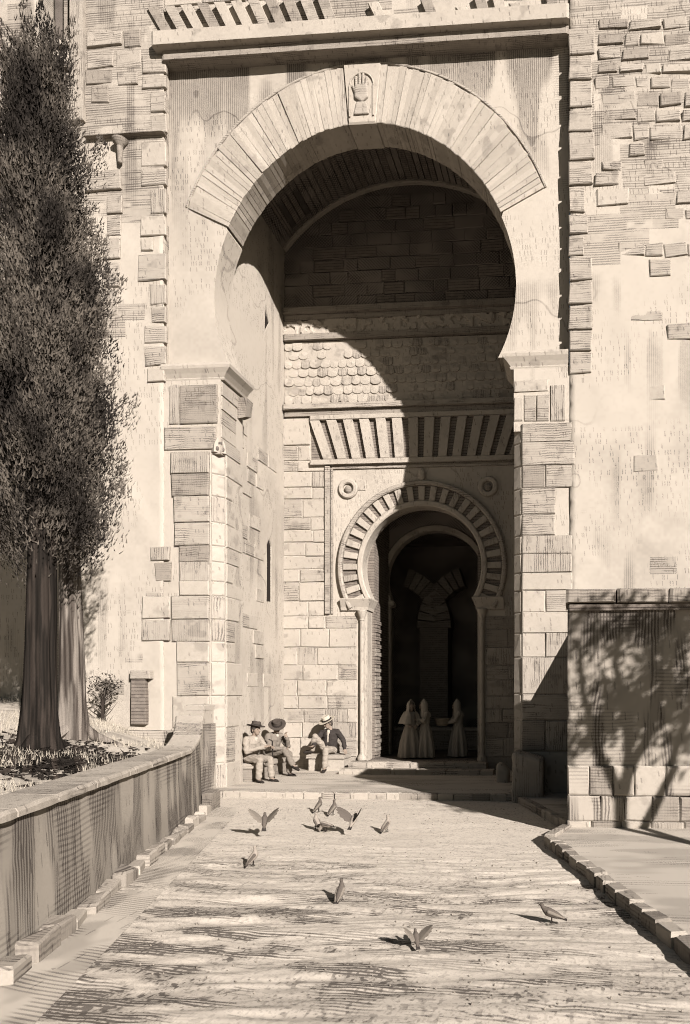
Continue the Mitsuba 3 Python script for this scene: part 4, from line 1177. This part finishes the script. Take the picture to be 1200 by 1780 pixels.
def robed(label, pos, rot, sc, robe_m, hood_m, arm, phase, shawl=True):
    """A standing woman in a long folded robe, with a draped headcloth."""
    k = thing('person', label, 'person', None)
    put = lambda m: xf(m, pos, rot, sc)
    h, fw, hu = V3(.06, 0, 1.50), V3(.95, 0, -.25), V3(.25, 0, .97)
    fw /= np.linalg.norm(fw); hu /= np.linalg.norm(hu)
    body = [(V3(0, 0, .95), .12, V3(.02, 0, 1.22), .115), (V3(.02, 0, 1.22), .10, V3(.04, 0, 1.38), .05), (V3(.04, 0, 1.38), .05, h - hu * .06, .048)] + head_bones(h, fw, hu)
    sl = []
    for s in (1, -1):
        S = V3(.02, .16 * s, 1.30); E = V3(*arm[0]) * V3(1, s, 1); W = V3(*arm[1]) * V3(1, s, 1)
        body += [(V3(.02, 0, 1.30), .07, S, .055), (S, .05, E, .04), (E, .038, W, .026)] + hand_bones(W, W - E, V3(0, -s, .4), .7)
        sl += [(V3(.02, 0, 1.28), .09, S, .075), (S, .07, E, .065), (E, .06, W - (W - E) * .1, .055)]
        body += [(V3(0, .08 * s, .9), .08, V3(.01, .08 * s, .48), .06), (V3(.01, .08 * s, .48), .055, V3(0, .08 * s, .09), .04), (V3(0, .08 * s, .07), .035, V3(.13, .09 * s, .03), .03)]
    obj('body', put(MF(body, .018, 4)), 'm_skin', k, smooth=True)
    obj('eyes', put(eyes(h, fw, hu)), 'm_eye', k)
    zs = [0.03, .2, .45, .7, .9, .98, 1.1, 1.25, 1.34, 1.40]; rs = [.30, .30, .285, .24, .185, .155, .17, .175, .13, .065]
    n = 44; v, f = [], []
    for z, r in zip(zs, rs):
        am = .24 * max(0, (1.0 - z)) 
        for j in range(n):
            th = 6.2832 * j / n
            q_ = r * (1 + am * math.sin(9 * th + phase + z) + am * .5 * math.sin(5 * th - phase))
            v.append((q_ * math.cos(th) * .82, q_ * math.sin(th), z))
    f = [[i * n + j, i * n + (j + 1) % n, (i + 1) * n + (j + 1) % n, (i + 1) * n + j] for i in range(len(zs) - 1) for j in range(n)]
    obj('robe', put((np.array(v), np.array(f))), robe_m, k, smooth=50)
    obj('sleeves', put(MF(sl, .018, 6, .04)), robe_m, k, smooth=50)
    v = []
    cap = [(.36, 1.02), (.31, 1.15), (.25, 1.28), (.15, 1.38), (.125, 1.46), (.128, 1.54), (.11, 1.62), (.05, 1.69), (.012, 1.74)] if shawl else [(.17, 1.20), (.165, 1.30), (.13, 1.38), (.122, 1.46), (.126, 1.54), (.11, 1.62), (.05, 1.69), (.012, 1.73)]
    n = 36
    for r, z in cap:
        for j in range(n):
            th = .62 + (6.2832 - 1.24) * j / (n - 1) if z > 1.36 else (.25 + (6.2832 - .5) * j / (n - 1))
            w_ = 1 + (.06 * math.sin(8 * th + phase) if z < 1.35 else 0)
            v.append((.045 * (z > 1.36) + r * math.cos(th) * w_, r * math.sin(th) * w_, z))
    f = [[i * n + j, i * n + j + 1, (i + 1) * n + j + 1, (i + 1) * n + j] for i in range(len(cap) - 1) for j in range(n - 1)]
    obj('headcloth', put((np.array(v), np.array(f))), hood_m, k, smooth=50)
    return k


PY_ = 20.75
w1 = PX(714, 1300, PY_)[0]; w2 = PX(737, 1300, PY_ + .05)[0]; w3 = PX(797, 1300, 21.3)[0]
robed('woman in full robe, short cape and pointed headcloth, left of the portal pair', (w1, PY_, FZ), -1.1, .96, 'm_robe', 'm_veil', ((.10, .24, 1.08), (.26, .12, .98)), .4)
robed('woman in slender robe turned to her neighbour, right of the portal pair', (w2 + .03, PY_ + .1, FZ), math.pi + .5, .97, 'm_robe', 'm_veil', ((.12, .22, 1.08), (.25, .08, 1.12)), 2.0, False)
w = robed('woman in long robe carrying a basket, alone at the right inside the portal', (w3, 21.3, FZ), math.pi + .35, .97, 'm_robe', 'm_robe', ((.14, .22, 1.08), (.34, .10, 1.02)), 3.3, False)
k = thing('basket', 'woven basket held in the arms of the woman at the right of the portal', 'basket')
bk = trimesh.creation.revolve(np.array([(0, 0), (.15, 0), (.19, .07), (.215, .19), (.225, .20), (.205, .20), (.18, .08), (.14, .02), (0, .02)]), sections=24)
bk.apply_translation((w3 - .43, 21.3 - .17, FZ + .90))
obj('bowl', bk, 'm_wicker', k, smooth=40)
bnd = [trimesh.creation.torus(r, .012, major_sections=24, minor_sections=6).apply_translation((w3 - .43, 21.13, FZ + .90 + z)) for r, z in ((.185, .06), (.205, .13), (.22, .20))]
obj('hoops', join(bnd), 'm_wicker', k)

# ------------------------------------------------------------------ pigeons


def pigeon(label, px, py, face, pose, m='m_feather', lift=0.0, sc=.78):
    group = None
    k = thing('pigeon', label, 'pigeon', group)
    x, y = GP(px, py, lift)
    z = lift + (.0 if lift else .012)
    pitch = {'up': .62, 'fly': .55, 'stand': .12, 'peck': -.1}[pose]

    def put(mm, legs=False):
        v, f = np.array(mm[0], float), mm[1]
        if not legs:
            c, s_ = math.cos(pitch), math.sin(pitch)
            q = v - np.array([0, 0, .12])
            v = np.stack([c * q[:, 0] - s_ * q[:, 2], q[:, 1], s_ * q[:, 0] + c * q[:, 2] + .12], 1)
        return xf((v, f), (x, y, z), face, sc)
    fly = pose == 'fly'
    hx = V3(.135, 0, .265) if pose == 'up' else (V3(.17, 0, .07) if pose == 'peck' else (V3(.15, 0, .20) if fly else V3(.15, 0, .235)))
    b = [(V3(.055, 0, .155), .062, V3(-.06, 0, .125), .05), (V3(-.06, 0, .125), .045, V3(-.14, 0, .10), .022), (V3(.08, 0, .165), .05, hx - V3(.012, 0, .03), .028), (hx, .03, hx + V3(.012, 0, 0), .026)]
    obj('body', put(MF(b, .02, 3)), m, k, smooth=True)
    obj('beak', put(MF([(hx + V3(.03, 0, -.004), .009, hx + V3(.055, 0, -.014), .004)], .02, 0)), 'm_leather', k)
    tl = (np.array([(-.10, -.025, .11), (-.10, .025, .11), (-.21, .045, .085), (-.21, -.045, .085), (-.10, -.025, .095), (-.10, .025, .095), (-.21, .045, .078), (-.21, -.045, .078)]), np.array([[0, 1, 2, 3], [7, 6, 5, 4], [0, 4, 5, 1], [1, 5, 6, 2], [2, 6, 7, 3], [3, 7, 4, 0]]))
    obj('tail', put(tl), 'm_cloth_dark', k)
    for s in (-1, 1):
        if fly:
            pts = [V3(.06, .04 * s, .17), V3(.10, .10 * s, .23), V3(.10, .17 * s, .31), V3(.06, .24 * s, .40), V3(.0, .285 * s, .47), V3(-.015, .255 * s, .42), V3(-.05, .275 * s, .435), V3(-.055, .235 * s, .38), V3(-.085, .245 * s, .385), V3(-.08, .20 * s, .33), V3(-.11, .19 * s, .315), V3(-.10, .13 * s, .25), V3(-.12, .11 * s, .22), V3(-.08, .04 * s, .16)]
            c_ = sum(pts) / len(pts)
            nv_ = np.cross(pts[4] - pts[0], pts[10] - pts[0]); nv_ /= np.linalg.norm(nv_)
            v = np.array(pts + [c_ + nv_ * .012, c_ - nv_ * .012])
            N_ = len(pts)
            f = [[i, (i + 1) % N_, N_] for i in range(N_)] + [[(i + 1) % N_, i, N_ + 1] for i in range(N_)]
            obj('wing', put((v, np.array(f))), 'm_feather' if m != 'm_feather' else 'm_cloth_mid', k)
        else:
            wm = MF([(V3(.05, .05 * s, .165), .028, V3(-.07, .045 * s, .135), .022), (V3(-.07, .045 * s, .135), .02, V3(-.17, .022 * s, .105), .008)], .02, 2)
            obj('wing', put(wm), 'm_feather' if m != 'm_feather' else 'm_cloth_mid', k, smooth=True)
            lg = limb([(.0, .025 * s, .10), (.005, .028 * s, .05), (.0, .028 * s, .0)], [.012, .007, .006], 6, 0)
            toes = [limb([(0, .028 * s, .004), (.035 * math.cos(a), .028 * s + .035 * math.sin(a), .003)], [.005, .003], 5, 0) for a in (-.5, 0, .5, 3.14)]
            obj('leg', put(join([lg] + toes), True), 'm_leather', k)
    return k


pigeon('dark pigeon landing with both wings raised, left of the flock', 460, 1440, 1.9, 'fly', 'm_feather', .14, .8)
pigeon('dark pigeon standing by the porch kerb, left of the two nearest the kerb', 554, 1412, .6, 'up', 'm_feather')
pigeon('dark pigeon standing by the porch kerb, right of the two nearest the kerb', 579, 1417, .8, 'up', 'm_feather')
pigeon('pale pigeon standing in the middle of the flock, head up to the left', 551, 1443, 2.6, 'up', 'm_feather_pale')
pigeon('pale pigeon pecking beside another in the middle of the flock', 567, 1447, 2.9, 'peck', 'm_feather_pale')
pigeon('pigeon fluttering down with wings spread, right of the flock', 615, 1438, 1.3, 'fly', 'm_feather_pale', .12, .8)
pigeon('pale pigeon standing alone at the right of the flock', 672, 1447, .7, 'up', 'm_feather_pale')
pigeon('pale pigeon standing alone on the sunny road at the left', 440, 1506, .6, 'up', 'm_feather_pale', 0, .72)
pigeon('plump pigeon seen from behind in the middle of the road', 592, 1567, 1.35, 'up', 'm_feather', 0, .66)
pigeon('dark pigeon with wings lifted, nearest the viewer', 724, 1644, 2.0, 'fly', 'm_feather', .03, .46)
pigeon('dark pigeon standing sideways at the right of the shaded road', 960, 1608, 3.1, 'stand', 'm_feather', 0, .7)

# ------------------------------------------------------------------ small things on the ground
n = 1500
px_, py_ = nr.uniform(-6.4, 1.0, n), 5.2 + 9.8 * nr.random(n) ** 1.2
ok = (meshkit.noise(np.stack([px_ * .9, py_ * 1.3, px_ * 0], -1), 14) > .5) & (px_ > np.interp(py_, WP[:, 1], WP[:, 0]) + .3) & (px_ < 1.25 - .17 * (py_ - 5.2))
px_, py_ = px_[ok], py_[ok]
o8 = np.array([(1, 0, 0), (-1, 0, 0), (0, 1, 0), (0, -1, 0), (0, 0, 1), (0, 0, -1)], float)
f8 = np.array([(0, 2, 4), (2, 1, 4), (1, 3, 4), (3, 0, 4), (2, 0, 5), (1, 2, 5), (3, 1, 5), (0, 3, 5)])
rr = nr.uniform(.004, .014, (len(px_), 1, 1)) * nr.uniform(.6, 1.3, (len(px_), 1, 3))
vv = (o8[None] * rr + nr.normal(size=(len(px_), 6, 3)) * .002) + np.stack([px_, py_, roadz(px_, py_) + .006], -1)[:, None, :]
obj('gravel', (vv.reshape(-1, 3), (f8[None] + 6 * np.arange(len(px_))[:, None, None]).reshape(-1, 3)), 'm_stone_x')
tag('gravel', 'small loose stones scattered over the road', 'gravel', kind='stuff')
n = 4200
lx_, ly_ = nr.normal(-7.6, 1.1, n), nr.normal(10.0, 1.0, n)
ok = (lx_ < np.interp(ly_, WP[:, 1], WP[:, 0]) - .45) & (lx_ > -12)
lx_, ly_ = lx_[ok], ly_[ok]
ld = nr.normal(size=(len(lx_), 3)) * np.array([1, 1, .15]); ld /= np.linalg.norm(ld, axis=1, keepdims=True)
obj('leaf_litter', leafcloud(np.stack([lx_, ly_, bankz(lx_, ly_) + .015], -1), ld, .12, .16), 'm_bark_dark')  # dark slivers added to stand in for shade on the bank
tag('leaf_litter', 'added dark flecks standing in for the shade on the bank under the cypresses', 'shade flecks', kind='stuff')
